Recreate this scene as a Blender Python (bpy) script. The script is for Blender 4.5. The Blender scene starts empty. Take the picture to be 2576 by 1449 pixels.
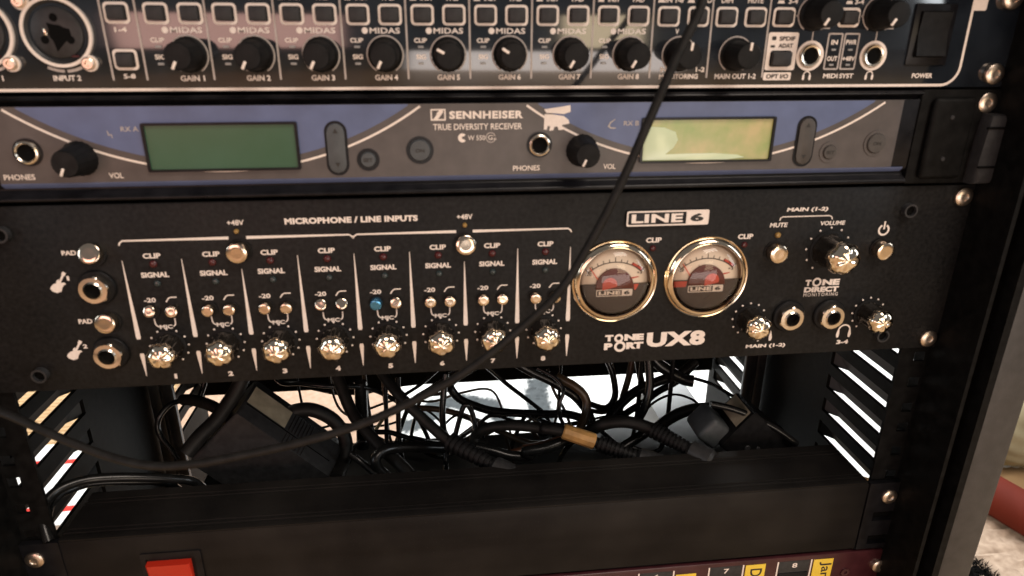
import bpy, bmesh, math, random
from mathutils import Vector, Matrix
random.seed(7)
S = 0.001                      # everything below is written in millimetres
sc = bpy.context.scene
C = sc.collection
PI = math.pi

# ------------------------------------------------------------------ camera
cam_d = bpy.data.cameras.new('camera'); cam = bpy.data.objects.new('camera', cam_d); C.objects.link(cam)
yaw, pitch, roll = 0.11415, 0.37155, 0.00438
f = Vector((math.sin(yaw)*math.cos(pitch), math.cos(yaw)*math.cos(pitch), -math.sin(pitch)))
r = Vector((math.cos(yaw), -math.sin(yaw), 0)); u = r.cross(f)
r2 = r*math.cos(roll)+u*math.sin(roll); u2 = u*math.cos(roll)-r*math.sin(roll)
m3 = Matrix((r2, u2, -f)).transposed()
cam.matrix_world = Matrix.Translation(Vector((-22.71, -298.79, 160.52))*S) @ m3.to_4x4()
cam_d.sensor_width = 36; cam_d.lens = 1711.48/2576*36
cam_d.clip_start = 0.01; cam_d.clip_end = 50
cam_d.dof.use_dof = True; cam_d.dof.focus_distance = 0.46; cam_d.dof.aperture_fstop = cam_d.lens/2.2
sc.camera = cam

# ------------------------------------------------------------------ room light
w = bpy.data.worlds.new('World'); sc.world = w; w.use_nodes = True
bg = w.node_tree.nodes['Background']; bg.inputs[0].default_value = (1.0, 0.95, 0.92, 1); bg.inputs[1].default_value = 0.15
sc.view_settings.view_transform = 'Standard'; sc.view_settings.look = 'None'
sc.view_settings.exposure = -0.12; sc.view_settings.gamma = 1

def area(name, loc, target, sx, sy, power, col):
    l = bpy.data.lights.new(name, 'AREA'); l.shape = 'RECTANGLE'; l.size = sx*S; l.size_y = sy*S
    l.energy = power; l.color = col
    o = bpy.data.objects.new(name, l); C.objects.link(o); o.location = Vector(loc)*S
    d = (Vector(target)-Vector(loc)).normalized()
    o.rotation_euler = d.to_track_quat('-Z', 'Y').to_euler()
    return o
area('ceiling_lamp', (560, -900, 1350), (250, -300, 0), 800, 600, 20, (1.0, 0.86, 0.74))
area('low_sheen_fill', (330, -1500, -205), (60, 0, 60), 1000, 260, 4.8, (1.0, 0.87, 0.80))  # unseen added light, placed to give the two middle panels their sheen
area('left_patch_fill', (-760, -1500, 180), (-300, 0, 150), 760, 430, 4.8, (1.0, 0.56, 0.46))  # added light whose mirror image makes the pink patch on the top panel
area('right_patch_fill', (535, -1500, 180), (100, 0, 100), 290, 420, 2.2, (1.0, 0.78, 0.50))  # added light, mirrored as the tan patch in the glossy top panel
area('side_window', (1500, -800, 420), (200, -200, 0), 260, 700, 4.5, (0.90, 0.96, 1.0))
area('left_lamp', (-1300, -700, 350), (-100, -100, 0), 220, 500, 2.2, (0.85, 0.94, 1.0))
area('back_window', (250, 1350, 700), (120, 560, -330), 1100, 800, 50, (0.95, 0.98, 1.0))
area('left_window', (-1100, 900, 700), (-480, 420, -330), 600, 500, 22, (1.0, 0.93, 0.82))
area('right_window', (1300, 800, 800), (560, 450, -330), 500, 500, 4, (0.95, 0.98, 1.0))

# ------------------------------------------------------------------ materials
def mat(name, col, rough=0.5, metal=0.0, noise=0.0, nscale=300.0, bump=0.0, bscale=900.0, emit=0.0, coat=0.0, spec=0.5, rvar=0.0, col2=None, stretch=None, cscale=None, dust=0.0):
    m = bpy.data.materials.new(name); m.use_nodes = True
    t = m.node_tree; n = t.nodes; b = n['Principled BSDF']
    b.inputs['Base Color'].default_value = (*col, 1); b.inputs['Roughness'].default_value = rough
    b.inputs['Metallic'].default_value = metal; b.inputs['Specular IOR Level'].default_value = spec
    if coat: b.inputs['Coat Weight'].default_value = coat; b.inputs['Coat Roughness'].default_value = 0.12
    tc = n.new('ShaderNodeTexCoord')
    mp = n.new('ShaderNodeMapping'); t.links.new(tc.outputs['Object'], mp.inputs[0])
    if stretch: mp.inputs['Scale'].default_value = stretch
    if noise or col2 or rvar:
        nz = n.new('ShaderNodeTexNoise'); nz.inputs['Scale'].default_value = cscale or nscale; nz.inputs['Detail'].default_value = 5
        t.links.new(mp.outputs[0], nz.inputs['Vector'])
        mr = n.new('ShaderNodeMapRange'); mr.inputs['From Min'].default_value = 0.3; mr.inputs['From Max'].default_value = 0.7
        t.links.new(nz.outputs['Fac'], mr.inputs['Value'])
        mx = n.new('ShaderNodeMix'); mx.data_type = 'RGBA'
        c2 = col2 or tuple(min(1, c*(1+noise)+noise*0.01) for c in col)
        c1 = col if col2 else tuple(c*(1-noise) for c in col)
        mx.inputs[6].default_value = (*c1, 1); mx.inputs[7].default_value = (*c2, 1)
        t.links.new(mr.outputs[0], mx.inputs[0]); t.links.new(mx.outputs[2], b.inputs['Base Color'])
        if rvar:
            m2 = n.new('ShaderNodeMapRange'); m2.inputs['To Min'].default_value = max(0.02, rough-rvar); m2.inputs['To Max'].default_value = min(1, rough+rvar)
            nz2 = n.new('ShaderNodeTexNoise'); nz2.inputs['Scale'].default_value = nscale*0.35; nz2.inputs['Detail'].default_value = 6
            t.links.new(mp.outputs[0], nz2.inputs['Vector'])
            t.links.new(nz2.outputs['Fac'], m2.inputs['Value']); t.links.new(m2.outputs[0], b.inputs['Roughness'])
    if bump:
        nb = n.new('ShaderNodeTexNoise'); nb.inputs['Scale'].default_value = bscale; nb.inputs['Detail'].default_value = 3
        t.links.new(mp.outputs[0], nb.inputs['Vector'])
        bp = n.new('ShaderNodeBump'); bp.inputs['Strength'].default_value = bump; bp.inputs['Distance'].default_value = 0.0004
        t.links.new(nb.outputs['Fac'], bp.inputs['Height']); t.links.new(bp.outputs[0], b.inputs['Normal'])
    if dust:                                            # specks and faint wiped streaks
        nd = n.new('ShaderNodeTexNoise'); nd.inputs['Scale'].default_value = 1400; nd.inputs['Detail'].default_value = 2
        nl = n.new('ShaderNodeTexNoise'); nl.inputs['Scale'].default_value = 22; nl.inputs['Detail'].default_value = 6
        t.links.new(tc.outputs['Object'], nd.inputs['Vector']); t.links.new(tc.outputs['Object'], nl.inputs['Vector'])
        r1 = n.new('ShaderNodeMapRange'); r1.inputs['From Min'].default_value = 0.66; r1.inputs['From Max'].default_value = 0.74
        r3 = n.new('ShaderNodeMapRange'); r3.inputs['From Min'].default_value = 0.40; r3.inputs['From Max'].default_value = 0.75; r3.inputs['To Max'].default_value = 0.35
        t.links.new(nd.outputs['Fac'], r1.inputs['Value']); t.links.new(nl.outputs['Fac'], r3.inputs['Value'])
        ad = n.new('ShaderNodeMath'); ad.operation = 'MAXIMUM'; t.links.new(r1.outputs[0], ad.inputs[0]); t.links.new(r3.outputs[0], ad.inputs[1])
        ml = n.new('ShaderNodeMath'); ml.operation = 'MULTIPLY'; ml.inputs[1].default_value = dust; t.links.new(ad.outputs[0], ml.inputs[0])
        md = n.new('ShaderNodeMix'); md.data_type = 'RGBA'; md.inputs[7].default_value = (0.16, 0.14, 0.12, 1)
        src = b.inputs['Base Color'].links[0].from_socket if b.inputs['Base Color'].links else None
        if src: t.links.new(src, md.inputs[6])
        else: md.inputs[6].default_value = (*col, 1)
        t.links.new(ml.outputs[0], md.inputs[0]); t.links.new(md.outputs[2], b.inputs['Base Color'])
    if emit:
        b.inputs['Emission Color'].default_value = (*col, 1); b.inputs['Emission Strength'].default_value = emit
    return m

M = {}
M['gloss_panel'] = mat('gloss_black_panel', (0.010, 0.014, 0.020), 0.085, dust=0.06, noise=0.3, nscale=60, spec=1.0)
M['satin_panel'] = mat('satin_brown_panel', (0.074, 0.064, 0.061), 0.40, noise=0.15, nscale=120, bump=0.1, bscale=2500, spec=0.5)
M['blue_panel'] = mat('blue_panel_paint', (0.092, 0.124, 0.24), 0.42, noise=0.1, nscale=90, spec=0.5)
M['black_frame'] = mat('black_frame_paint', (0.006, 0.006, 0.0075), 0.30, spec=0.2, noise=0.3, nscale=150, rvar=0.08)
M['powder'] = mat('black_powder_coat', (0.0098, 0.0099, 0.0102), 0.45, spec=0.13, noise=0.3, nscale=500, bump=0.12, bscale=3000, rvar=0.12, dust=0.10)
M['print'] = mat('cream_print', (0.82, 0.73, 0.66), 0.55, noise=0.06, nscale=800)
M['print_dim'] = mat('dull_grey_print', (0.45, 0.40, 0.37), 0.6, noise=0.15, nscale=700)
M['dark_print'] = mat('black_print', (0.02, 0.018, 0.016), 0.6)
M['red_ink'] = mat('red_print', (0.55, 0.07, 0.04), 0.5)
M['plastic'] = mat('black_plastic', (0.022, 0.022, 0.023), 0.42, spec=0.35, noise=0.25, nscale=300, bump=0.12, bscale=1800)
M['matte'] = mat('matte_black_plastic', (0.006, 0.006, 0.0065), 0.5, spec=0.16, noise=0.3, nscale=250, bump=0.2, bscale=1500)
M['button'] = mat('grey_rubber_button', (0.030, 0.030, 0.032), 0.5, spec=0.25, noise=0.2, nscale=300)
M['rubber_grey'] = mat('slate_rubber', (0.060, 0.068, 0.074), 0.55, noise=0.15, nscale=200)
M['rubber_brown'] = mat('brown_rubber', (0.052, 0.046, 0.042), 0.5, noise=0.15, nscale=200)
M['void'] = mat('dark_hole', (0.002, 0.002, 0.002), 0.8, spec=0.1)
M['smoke'] = mat('smoked_knob_body', (0.012, 0.010, 0.008), 0.12, spec=0.7, noise=0.2)
M['cap_metal'] = mat('satin_button_cap', (0.80, 0.68, 0.55), 0.14, 1.0, rvar=0.06, nscale=250)
M['cover_dark'] = mat('dark_meter_cover', (0.026, 0.010, 0.008), 0.25)
M['chrome'] = mat('polished_chrome', (0.92, 0.81, 0.66), 0.07, 1.0, rvar=0.03, nscale=200)
M['nickel'] = mat('nickel', (0.80, 0.72, 0.62), 0.22, 1.0, rvar=0.1, nscale=250)
M['screw'] = mat('plated_screw', (0.78, 0.66, 0.55), 0.33, 1.0, noise=0.15, nscale=500, rvar=0.12)
M['brass'] = mat('gold_bezel', (0.86, 0.74, 0.58), 0.10, 1.0, rvar=0.04)
M['lcd_green'] = mat('green_lcd', (0.030, 0.088, 0.040), 0.25, noise=0.08, cscale=25, spec=0.5, col2=(0.046, 0.118, 0.072))
M['lcd_lime'] = mat('lime_lcd', (0.20, 0.30, 0.07), 0.25, cscale=75, col2=(0.46, 0.37, 0.17), spec=0.6, emit=0.10)  # tan mottling and weak glow paint a room reflection into the screen
M['lcd_reflection'] = mat('pale_lcd_reflection', (0.58, 0.68, 0.46), 0.2, noise=0.06, cscale=40)
M['paper'] = mat('cream_paper', (0.82, 0.70, 0.58), 0.6, noise=0.05, nscale=100)
M['amber'] = mat('amber_led', (0.30, 0.18, 0.05), 0.3)
M['red_led'] = mat('dark_red_led', (0.055, 0.006, 0.008), 0.25)
M['green_led'] = mat('dark_green_led', (0.022, 0.034, 0.036), 0.25)
M['grey_led'] = mat('grey_led', (0.30, 0.30, 0.30), 0.3)
M['blue_cap'] = mat('blue_sky_button', (0.10, 0.32, 0.55), 0.15, 0.8)
M['steel'] = mat('grey_steel', (0.12, 0.12, 0.115), 0.42, 0.5, noise=0.12, nscale=40, rvar=0.1)
M['alu'] = mat('black_anodised', (0.007, 0.0062, 0.006), 0.45, 0.0, noise=0.2, nscale=80, stretch=(0.05, 1, 1), rvar=0.1, spec=0.13, dust=0.2)
M['rack'] = mat('rack_black', (0.0035, 0.0035, 0.0035), 0.55, spec=0.09, noise=0.3, nscale=200, bump=0.2, bscale=1600)
M['louvre'] = mat('louvre_grey', (0.10, 0.10, 0.10), 0.6, spec=0.2)
M['rack_grey'] = mat('rack_edge_grey', (0.036, 0.034, 0.033), 0.5, dust=0.2, noise=0.2, nscale=150, bump=0.15, bscale=1200)
M['rail'] = mat('rail_grey', (0.10, 0.10, 0.105), 0.38, 0.5, noise=0.15, nscale=200)
M['maroon'] = mat('maroon_paint', (0.046, 0.011, 0.014), 0.30, noise=0.2, nscale=120, rvar=0.08)
M['yellow'] = mat('yellow_label_tape', (0.80, 0.56, 0.05), 0.4, noise=0.06, nscale=150)
M['red_switch'] = mat('lit_red_switch', (0.46, 0.024, 0.010), 0.3, emit=0.05)
M['rubber'] = mat('cable_rubber', (0.009, 0.0085, 0.008), 0.5, spec=0.2, noise=0.3, nscale=200, bump=0.15, bscale=1200)
M['gloss'] = mat('cable_gloss_black', (0.007, 0.007, 0.007), 0.25, noise=0.3, nscale=150, spec=0.35)
M['brown'] = mat('cable_brown', (0.060, 0.036, 0.018), 0.35, noise=0.3, nscale=100)
M['redbrown'] = mat('cable_red_brown', (0.12, 0.050, 0.028), 0.35, noise=0.3, nscale=100)
M['cream'] = mat('cable_cream', (0.72, 0.62, 0.34), 0.4)
M['tan_tape'] = mat('tan_tape', (0.46, 0.25, 0.08), 0.5, noise=0.3, nscale=120, cscale=130)
M['tan_label'] = mat('tan_paper_label', (0.33, 0.28, 0.20), 0.6, noise=0.25, cscale=120)
M['floor'] = mat('wood_floor', (0.42, 0.27, 0.14), 0.35, cscale=14, col2=(0.52, 0.36, 0.20), stretch=(1, 0.1, 1))
M['pile'] = mat('carpet_pile', (0.40, 0.27, 0.19), 0.9, cscale=130, col2=(0.50, 0.36, 0.27), bump=1.0, bscale=260, spec=0.1)
M['shag'] = mat('beige_shag', (0.30, 0.22, 0.16), 0.95, cscale=120, col2=(0.48, 0.37, 0.28), bump=1.0, bscale=180, spec=0.1)
M['mat'] = mat('woven_tan', (0.58, 0.40, 0.22), 0.8, cscale=60, col2=(0.70, 0.52, 0.32), spec=0.2)
M['towel_white'] = mat('white_cloth', (0.80, 0.80, 0.80), 0.9, noise=0.05, bump=0.5, bscale=300, spec=0.1)
M['towel_red'] = mat('red_cloth', (0.62, 0.045, 0.035), 0.8, noise=0.15, bump=0.5, bscale=300, spec=0.1)
M['red_cushion'] = mat('red_vinyl', (0.11, 0.014, 0.006), 0.7, spec=0.15, noise=0.1, cscale=30, bump=0.1, bscale=200)
M['beige_bag'] = mat('olive_beige_cloth', (0.25, 0.215, 0.125), 0.8, cscale=25, col2=(0.18, 0.15, 0.085), bump=0.3, bscale=120)
M['blue_bag'] = mat('pale_blue_cloth', (0.40, 0.52, 0.64), 0.8, noise=0.05, bump=0.3, bscale=100)
M['black_fur'] = mat('black_fur', (0.003, 0.003, 0.003), 0.95, spec=0.05, noise=0.4, bump=1, bscale=200)

def glass_mat():
    m = bpy.data.materials.new('clear_lens'); m.use_nodes = True; t = m.node_tree; n = t.nodes
    n.remove(n['Principled BSDF']); out = n['Material Output']
    tr = n.new('ShaderNodeBsdfTransparent'); tr.inputs[0].default_value = (0.97, 0.96, 0.93, 1)
    gl = n.new('ShaderNodeBsdfGlossy'); gl.inputs['Roughness'].default_value = 0.03
    fr = n.new('ShaderNodeFresnel'); fr.inputs[0].default_value = 1.42
    mx = n.new('ShaderNodeMixShader')
    t.links.new(fr.outputs[0], mx.inputs[0]); t.links.new(tr.outputs[0], mx.inputs[1]); t.links.new(gl.outputs[0], mx.inputs[2])
    t.links.new(mx.outputs[0], out.inputs[0]); return m
M['glass'] = glass_mat()

def rug_mat():
    m = mat('white_grey_shag', (0.80, 0.81, 0.80), 0.95, spec=0.05, bump=1.0, bscale=300); t = m.node_tree; n = t.nodes
    at = n.new('ShaderNodeAttribute'); at.attribute_name = 'stripe'
    mx = n.new('ShaderNodeMix'); mx.data_type = 'RGBA'
    mx.inputs[6].default_value = (0.82, 0.83, 0.82, 1); mx.inputs[7].default_value = (0.085, 0.095, 0.10, 1)
    t.links.new(at.outputs['Fac'], mx.inputs[0]); t.links.new(mx.outputs[2], n['Principled BSDF'].inputs['Base Color']); return m
M['rug'] = rug_mat()

# ------------------------------------------------------------------ mesh helpers
class MB:
    """collects faces in millimetres; build() links them as ONE mesh object"""
    def __init__(s): s.v = []; s.f = []
    def add(s, vs, fs):
        b = len(s.v); s.v += [tuple(x) for x in vs]; s.f += [tuple(i+b for i in q) for q in fs]; return s
    def bm(s, bm):
        bm.verts.index_update(); s.add([v.co[:] for v in bm.verts], [[v.index for v in q.verts] for q in bm.faces]); bm.free(); return s
    def box(s, x0, x1, y0, y1, z0, z1, bev=0.0, seg=2):
        bm = bmesh.new(); bmesh.ops.create_cube(bm, size=1)
        for v in bm.verts: v.co = ((x0+x1)/2+v.co.x*(x1-x0), (y0+y1)/2+v.co.y*(y1-y0), (z0+z1)/2+v.co.z*(z1-z0))
        if bev: bmesh.ops.bevel(bm, geom=bm.edges[:], offset=bev, segments=seg, affect='EDGES', profile=0.5)
        return s.bm(bm)
    def prism(s, poly, y0, y1, bev=0.0):           # polygon in x,z extruded along y (y0 is the front)
        n = len(poly); a = sum(poly[i][0]*poly[(i+1)%n][1]-poly[(i+1)%n][0]*poly[i][1] for i in range(n))
        if a < 0: poly = poly[::-1]
        vs = [(x, y0, z) for x, z in poly]+[(x, y1, z) for x, z in poly]
        fs = [tuple(range(n)), tuple(range(2*n-1, n-1, -1))]+[(i, i+n, (i+1)%n+n, (i+1)%n) for i in range(n)]
        bm = bmesh.new(); bv = [bm.verts.new(v) for v in vs]
        for q in fs: bm.faces.new([bv[i] for i in q])
        if bev:
            es = [e for e in bm.edges if abs(e.verts[0].co.y-y0) < 1e-6 and abs(e.verts[1].co.y-y0) < 1e-6]
            bmesh.ops.bevel(bm, geom=es, offset=bev, segments=2, affect='EDGES', profile=0.5)
        return s.bm(bm)
    def extx(s, prof, x0, x1):                     # profile in y,z extruded along x
        n = len(prof); vs = [(x0, y, z) for y, z in prof]+[(x1, y, z) for y, z in prof]
        return s.add(vs, [tuple(range(n)), tuple(range(2*n-1, n-1, -1))]+[(i, i+n, (i+1)%n+n, (i+1)%n) for i in range(n)])
    def lathe(s, prof, cx=0, cz=0, n=32, lobes=0, depth=0.0, close=True):   # prof: (radius, y); axis along y
        vs = []; m = len(prof)
        for k, (rr, y) in enumerate(prof):
            for i in range(n):
                a = 2*PI*i/n; q = rr
                if lobes: q = rr*(1-depth*(0.5-0.5*math.cos(lobes*a))**2)
                vs.append((cx+q*math.cos(a), y, cz+q*math.sin(a)))
        fs = [(k*n+i, k*n+(i+1)%n, (k+1)*n+(i+1)%n, (k+1)*n+i) for k in range(m-1) for i in range(n)]
        if close: fs += [tuple(range(n-1, -1, -1)), tuple((m-1)*n+i for i in range(n))]
        return s.add(vs, fs)
    def ring(s, outer, inner, y0, y1):             # two matching outlines in x,z
        n = len(outer); L = [[(x, y0, z) for x, z in outer], [(x, y0, z) for x, z in inner], [(x, y1, z) for x, z in inner], [(x, y1, z) for x, z in outer]]
        vs = sum(L, []); fs = []
        for a in range(4):
            b = (a+1) % 4
            fs += [(a*n+i, a*n+(i+1)%n, b*n+(i+1)%n, b*n+i) for i in range(n)]
        return s.add(vs, fs)
    def stroke(s, pts, w, y, closed=False):        # flat printed line in x,z facing -y
        n = len(pts); ws = w if isinstance(w, (list, tuple)) else [w]*n; vs = []
        for i, (x, z) in enumerate(pts):
            a = pts[i-1] if (i > 0 or closed) else pts[i]; b = pts[(i+1) % n] if (i < n-1 or closed) else pts[i]
            dx, dz = b[0]-a[0], b[1]-a[1]; l = math.hypot(dx, dz) or 1
            nx, nz = -dz/l*ws[i]/2, dx/l*ws[i]/2
            vs += [(x+nx, y, z+nz), (x-nx, y, z-nz)]
        m = n if closed else n-1
        return s.add(vs, [(2*i, 2*((i+1) % n), 2*((i+1) % n)+1, 2*i+1) for i in range(m)])
    def flat(s, poly, y): return s.add([(x, y, z) for x, z in poly], [tuple(range(len(poly)))])
    def tube(s, pts, rad, n=10, closed=False, caps=True):
        P = [Vector(p) for p in pts]; m = len(P); R = rad if isinstance(rad, (list, tuple)) else [rad]*m
        T = [(P[min(i+1, m-1)]-P[max(i-1, 0)]).normalized() for i in range(m)]
        ref = Vector((0, 0, 1)) if abs(T[0].z) < 0.9 else Vector((1, 0, 0)); N = (ref-T[0]*ref.dot(T[0])).normalized(); vs = []
        for i in range(m):
            N = (N-T[i]*N.dot(T[i])).normalized(); B = T[i].cross(N)
            for k in range(n):
                a = 2*PI*k/n; vs.append(tuple(P[i]+(N*math.cos(a)+B*math.sin(a))*R[i]))
        fs = [(i*n+k, i*n+(k+1) % n, (i+1)*n+(k+1) % n, (i+1)*n+k) for i in range(m-1) for k in range(n)]
        if caps: fs += [tuple(range(n-1, -1, -1)), tuple((m-1)*n+k for k in range(n))]
        return s.add(vs, fs)
    def mesh(s, name, material, org=(0, 0, 0), ang=35):
        me = bpy.data.meshes.new(name)
        me.from_pydata([((a-org[0])*S, (b-org[1])*S, (c-org[2])*S) for a, b, c in s.v], [], s.f)
        bm = bmesh.new(); bm.from_mesh(me); bmesh.ops.recalc_face_normals(bm, faces=bm.faces); bm.to_mesh(me); bm.free()
        me.shade_smooth(); me.set_sharp_from_angle(angle=math.radians(ang))
        me.materials.append(M[material]); return me
    def build(s, name, material, parent=None, loc=(0, 0, 0), org=None, ang=35):
        return put(name, s.mesh(name, material, org if org is not None else loc, ang), parent, loc)

POS = {}
def put(name, me, parent=None, loc=(0, 0, 0), rot=0.0):
    """link mesh at an absolute place (mm); rot turns it about the panel normal"""
    o = bpy.data.objects.new(name, me); C.objects.link(o)
    p = POS[parent.name] if parent else (0, 0, 0)
    o.location = Vector([(loc[i]-p[i])*S for i in range(3)]); POS[o.name] = tuple(loc)
    if rot: o.rotation_euler = (0, rot, 0)
    if parent: o.parent = parent
    return o
def tag(o, label, cat, group=None, kind=None):
    o['label'] = label; o['category'] = cat
    if group: o['group'] = group
    if kind: o['kind'] = kind
    return o
def thing(name, loc, label, cat, group=None):
    o = bpy.data.objects.new(name, None); C.objects.link(o); o.empty_display_size = 0.02
    o.location = Vector(loc)*S; POS[o.name] = tuple(loc)
    return tag(o, label, cat, group)

def spline(pts, k=7):
    P = [Vector(p) for p in pts]; out = []
    for i in range(len(P)-1):
        a, b, c, d = P[max(i-1, 0)], P[i], P[i+1], P[min(i+2, len(P)-1)]
        for j in range(k):
            t = j/k; out.append(0.5*((2*b)+(c-a)*t+(2*a-5*b+4*c-d)*t*t+(3*b-a-3*c+d)*t**3))
    out.append(P[-1]); return out
def circ(cx, cz, rad, n=32, a0=0.0, a1=2*PI, full=True):
    m = n if full else n-1
    return [(cx+rad*math.cos(a0+(a1-a0)*i/m), cz+rad*math.sin(a0+(a1-a0)*i/m)) for i in range(n)]
def rrect(x0, x1, z0, z1, rad, k=4):
    out = []
    for cx, cz, a in ((x1-rad, z1-rad, 0), (x0+rad, z1-rad, PI/2), (x0+rad, z0+rad, PI), (x1-rad, z0+rad, 1.5*PI)):
        out += [(cx+rad*math.cos(a+PI/2*i/k), cz+rad*math.sin(a+PI/2*i/k)) for i in range(k+1)]
    return out

TXT = {}
def glyphs(body, bold, space):
    key = (body, bold, space)
    if key not in TXT:
        cu = bpy.data.curves.new('lettering', 'FONT'); cu.body = body; cu.size = 1; cu.offset = bold; cu.resolution_u = 3; cu.space_character = space
        ob = bpy.data.objects.new('lettering_source', cu)
        me = bpy.data.meshes.new_from_object(ob)
        TXT[key] = ([(v.co.x, v.co.y) for v in me.vertices], [tuple(p.vertices) for p in me.polygons])
        bpy.data.objects.remove(ob); bpy.data.curves.remove(cu); bpy.data.meshes.remove(me)
    return TXT[key]
def text(parent, body, x0, x1, z0, z1, y=-0.15, m='print', bold=0.03, space=1.0, shear=0.0, turn=False, mb=None):
    """lettering fitted into the box x0..x1, z0..z1 (mm); turn = reads from top to bottom"""
    vs, fs = glyphs(body, bold, space)
    xs = [a for a, b in vs]; zs = [b for a, b in vs]; ax, bx, az, bz = min(xs), max(xs), min(zs), max(zs)
    q = mb or MB(); out = []
    for a, b in vs:
        s_, t_ = (a-ax)/(bx-ax), (b-az)/(bz-az)
        if turn: out.append((x0+(x1-x0)*t_, y, z1-(z1-z0)*s_))
        else: out.append((x0+(x1-x0)*s_+shear*(t_-0.5)*(z1-z0), y, z0+(z1-z0)*t_))
    q.add(out, fs)
    if mb: return None
    return q.build('lettering', m, parent, (x0, y, z0))

# ================================================================== setting
fl = MB()
fl.add([(-4000, -4000, -332), (4000, -4000, -332), (4000, 4000, -332), (-4000, 4000, -332)], [(0, 1, 2, 3)])
o = fl.build('floor', 'floor'); o['kind'] = 'structure'

# ================================================================== rack cabinet
rack = thing('equipment_rack', (0, 150, -332), 'black slotted equipment rack that carries all the audio units', 'equipment rack')
WX = 238
for sgn, zs in ((1, (-160, -142.6, -124.6, -106.6, -88.8, -70.9, -53.0, -35.0, -17, 1, 19, 37)), (-1, (-156, -138.6, -121.5, -104.5, -81.0, -60.6, -42.6, -25.0, -7, 11, 29))):
    side = MB(); xa, xb = sorted((sgn*WX, sgn*(WX+2.2)))
    groups = ((12, 84), (176, 259)); HH = 10; hoods = []
    edges = sorted(set(zs)); lo = -200
    for z in edges:                                   # solid strips between the slots
        side.box(xa, xb, -26, 270, lo, z); lo = z+HH
    side.box(xa, xb, -26, 270, lo, 210); side.box(xa, xb, -26, 270, -330, -200)
    for z in edges:                                   # web beside the slots
        ya = -26
        for g0, g1 in groups: side.box(xa, xb, ya, g0, z, z+HH); ya = g1
        side.box(xa, xb, ya, 270, z, z+HH)
    sp = side.build('side_panel', 'rack', rack, (sgn*WX, 120, 0))
    hood = None
    for z in edges:                                   # hoods over the slots
        if z > 10: continue
        for g0, g1 in groups:
            h = MB(); x0, x1 = sgn*(WX+2.2), sgn*(WX+7.5)
            t = 1.0
            zo = z-1.0; ga, gb = g0-4, g1+8
            h.add([(x0, ga, z+HH+1), (x1, ga, zo), (x1, gb, zo), (x0, gb, z+HH+1), (x0+sgn*t, ga, z+HH+2), (x1+sgn*t, ga, zo+0.6), (x1+sgn*t, gb, zo+0.6), (x0+sgn*t, gb, z+HH+2)],
                  [(0, 1, 2, 3), (7, 6, 5, 4), (0, 4, 5, 1), (3, 2, 6, 7), (1, 5, 6, 2), (0, 3, 7, 4)])
            for ye, yi in ((g1+0.5, g1-9), (g0-0.5, g0+5)): h.add([(x0, ye, z+HH+1), (x0, ye, z-2), (x1, yi, zo)], [(0, 1, 2)])
            h.build('louvre', 'louvre', sp, (sgn*WX, (g0+g1)/2, z))
    # outer wall with its grey front edge
    wx0, wx1 = sorted((sgn*250, sgn*270))
    MB().box(min(sgn*246, sgn*250), max(sgn*246, sgn*250), -30, 2, -330, 210).build('inner_wall', 'rack', rack, (sgn*248, 0, 0))
    MB().box(wx0, wx1, -30, 4, -330, 210, 1.5).build('front_edge', 'rack_grey', rack, (sgn*260, -30, 0))
    # front mounting rail with square holes
    rl = MB(); ra, rb = sorted((sgn*222, sgn*250)); ha, hb = sorted((sgn*230.5, sgn*236.5))
    rl.box(ra, ha, 3.2, 5, -330, 210); rl.box(hb, rb, 3.2, 5, -330, 210)
    z = -330
    k = 0
    for uu in range(-7, 5):
        for hz in (6.35, 22.225, 38.1):
            c = uu*44.45+hz
            rl.box(ha, hb, 3.2, 5, z, c-2.9); z = c+2.9
    rl.box(ha, hb, 3.2, 5, z, 210)
    rl.build('front_rail', 'rack', rack, (sgn*236, 4, 0))
    rr = MB(); a0, a1 = sorted((sgn*220, sgn*226.6)); b0, b1 = sorted((sgn*229.4, sgn*237))
    rr.box(a0, a1, 164, 168, -330, 190, 0.6); rr.box(b0, b1, 164, 168, -330, 190, 0.6); rr.box(*sorted((sgn*226, sgn*230)), 167, 169, -330, 190)
    rr.build('rear_rail', 'rail', rack, (sgn*228, 166, 0))
cb = MB(); cb.prism([(-237, -128), (237, -128), (237, -152.5), (-40, -152), (-72, -154), (-95, -160), (-122, -158.5), (-142, -152), (-237, -152)], 262, 266)
cb.box(-237, 237, 262, 266, -20, 206); cb.box(-237, 122, 262, 266, -128, -20); cb.box(232, 237, 262, 266, -128, -20); cb.box(122, 232, 262, 266, -78, -20)   # upper panel added to block back light; right opening lets some in
cb.build('rear_bar_light_block', 'rack', rack, (0, 264, -86))
MB().box(-270, 270, -30, 270, 205, 222, 2).build('top_panel', 'rack', rack, (0, 120, 213))
MB().box(-270, 270, -30, 270, -331, -318, 1).build('base_panel', 'rack', rack, (0, 120, -325))

# ------------------------------------------------------------------ shared small parts
_c = {}
def cached(key, fn):
    if key not in _c: _c[key] = fn()
    return _c[key]
def screw_mesh():
    q = MB(); q.lathe([(0.2, 0.2), (4.5, 0.2), (4.7, -0.5), (4.5, -1.3), (3.7, -1.8), (2.2, -2.05), (1.8, -2.05), (1.5, -1.5), (0.2, -1.4)], n=24)
    return q.mesh('screw', 'screw')
def rack_screw(parent, x, z, rot=0.0):
    return put('screw', cached('screw', screw_mesh), parent, (x, -0.2, z), rot)
def ear_screws(parent, zs):
    for x in (-232.55, 232.55):
        for z in zs: rack_screw(parent, x, z, random.uniform(0, 3))

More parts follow.
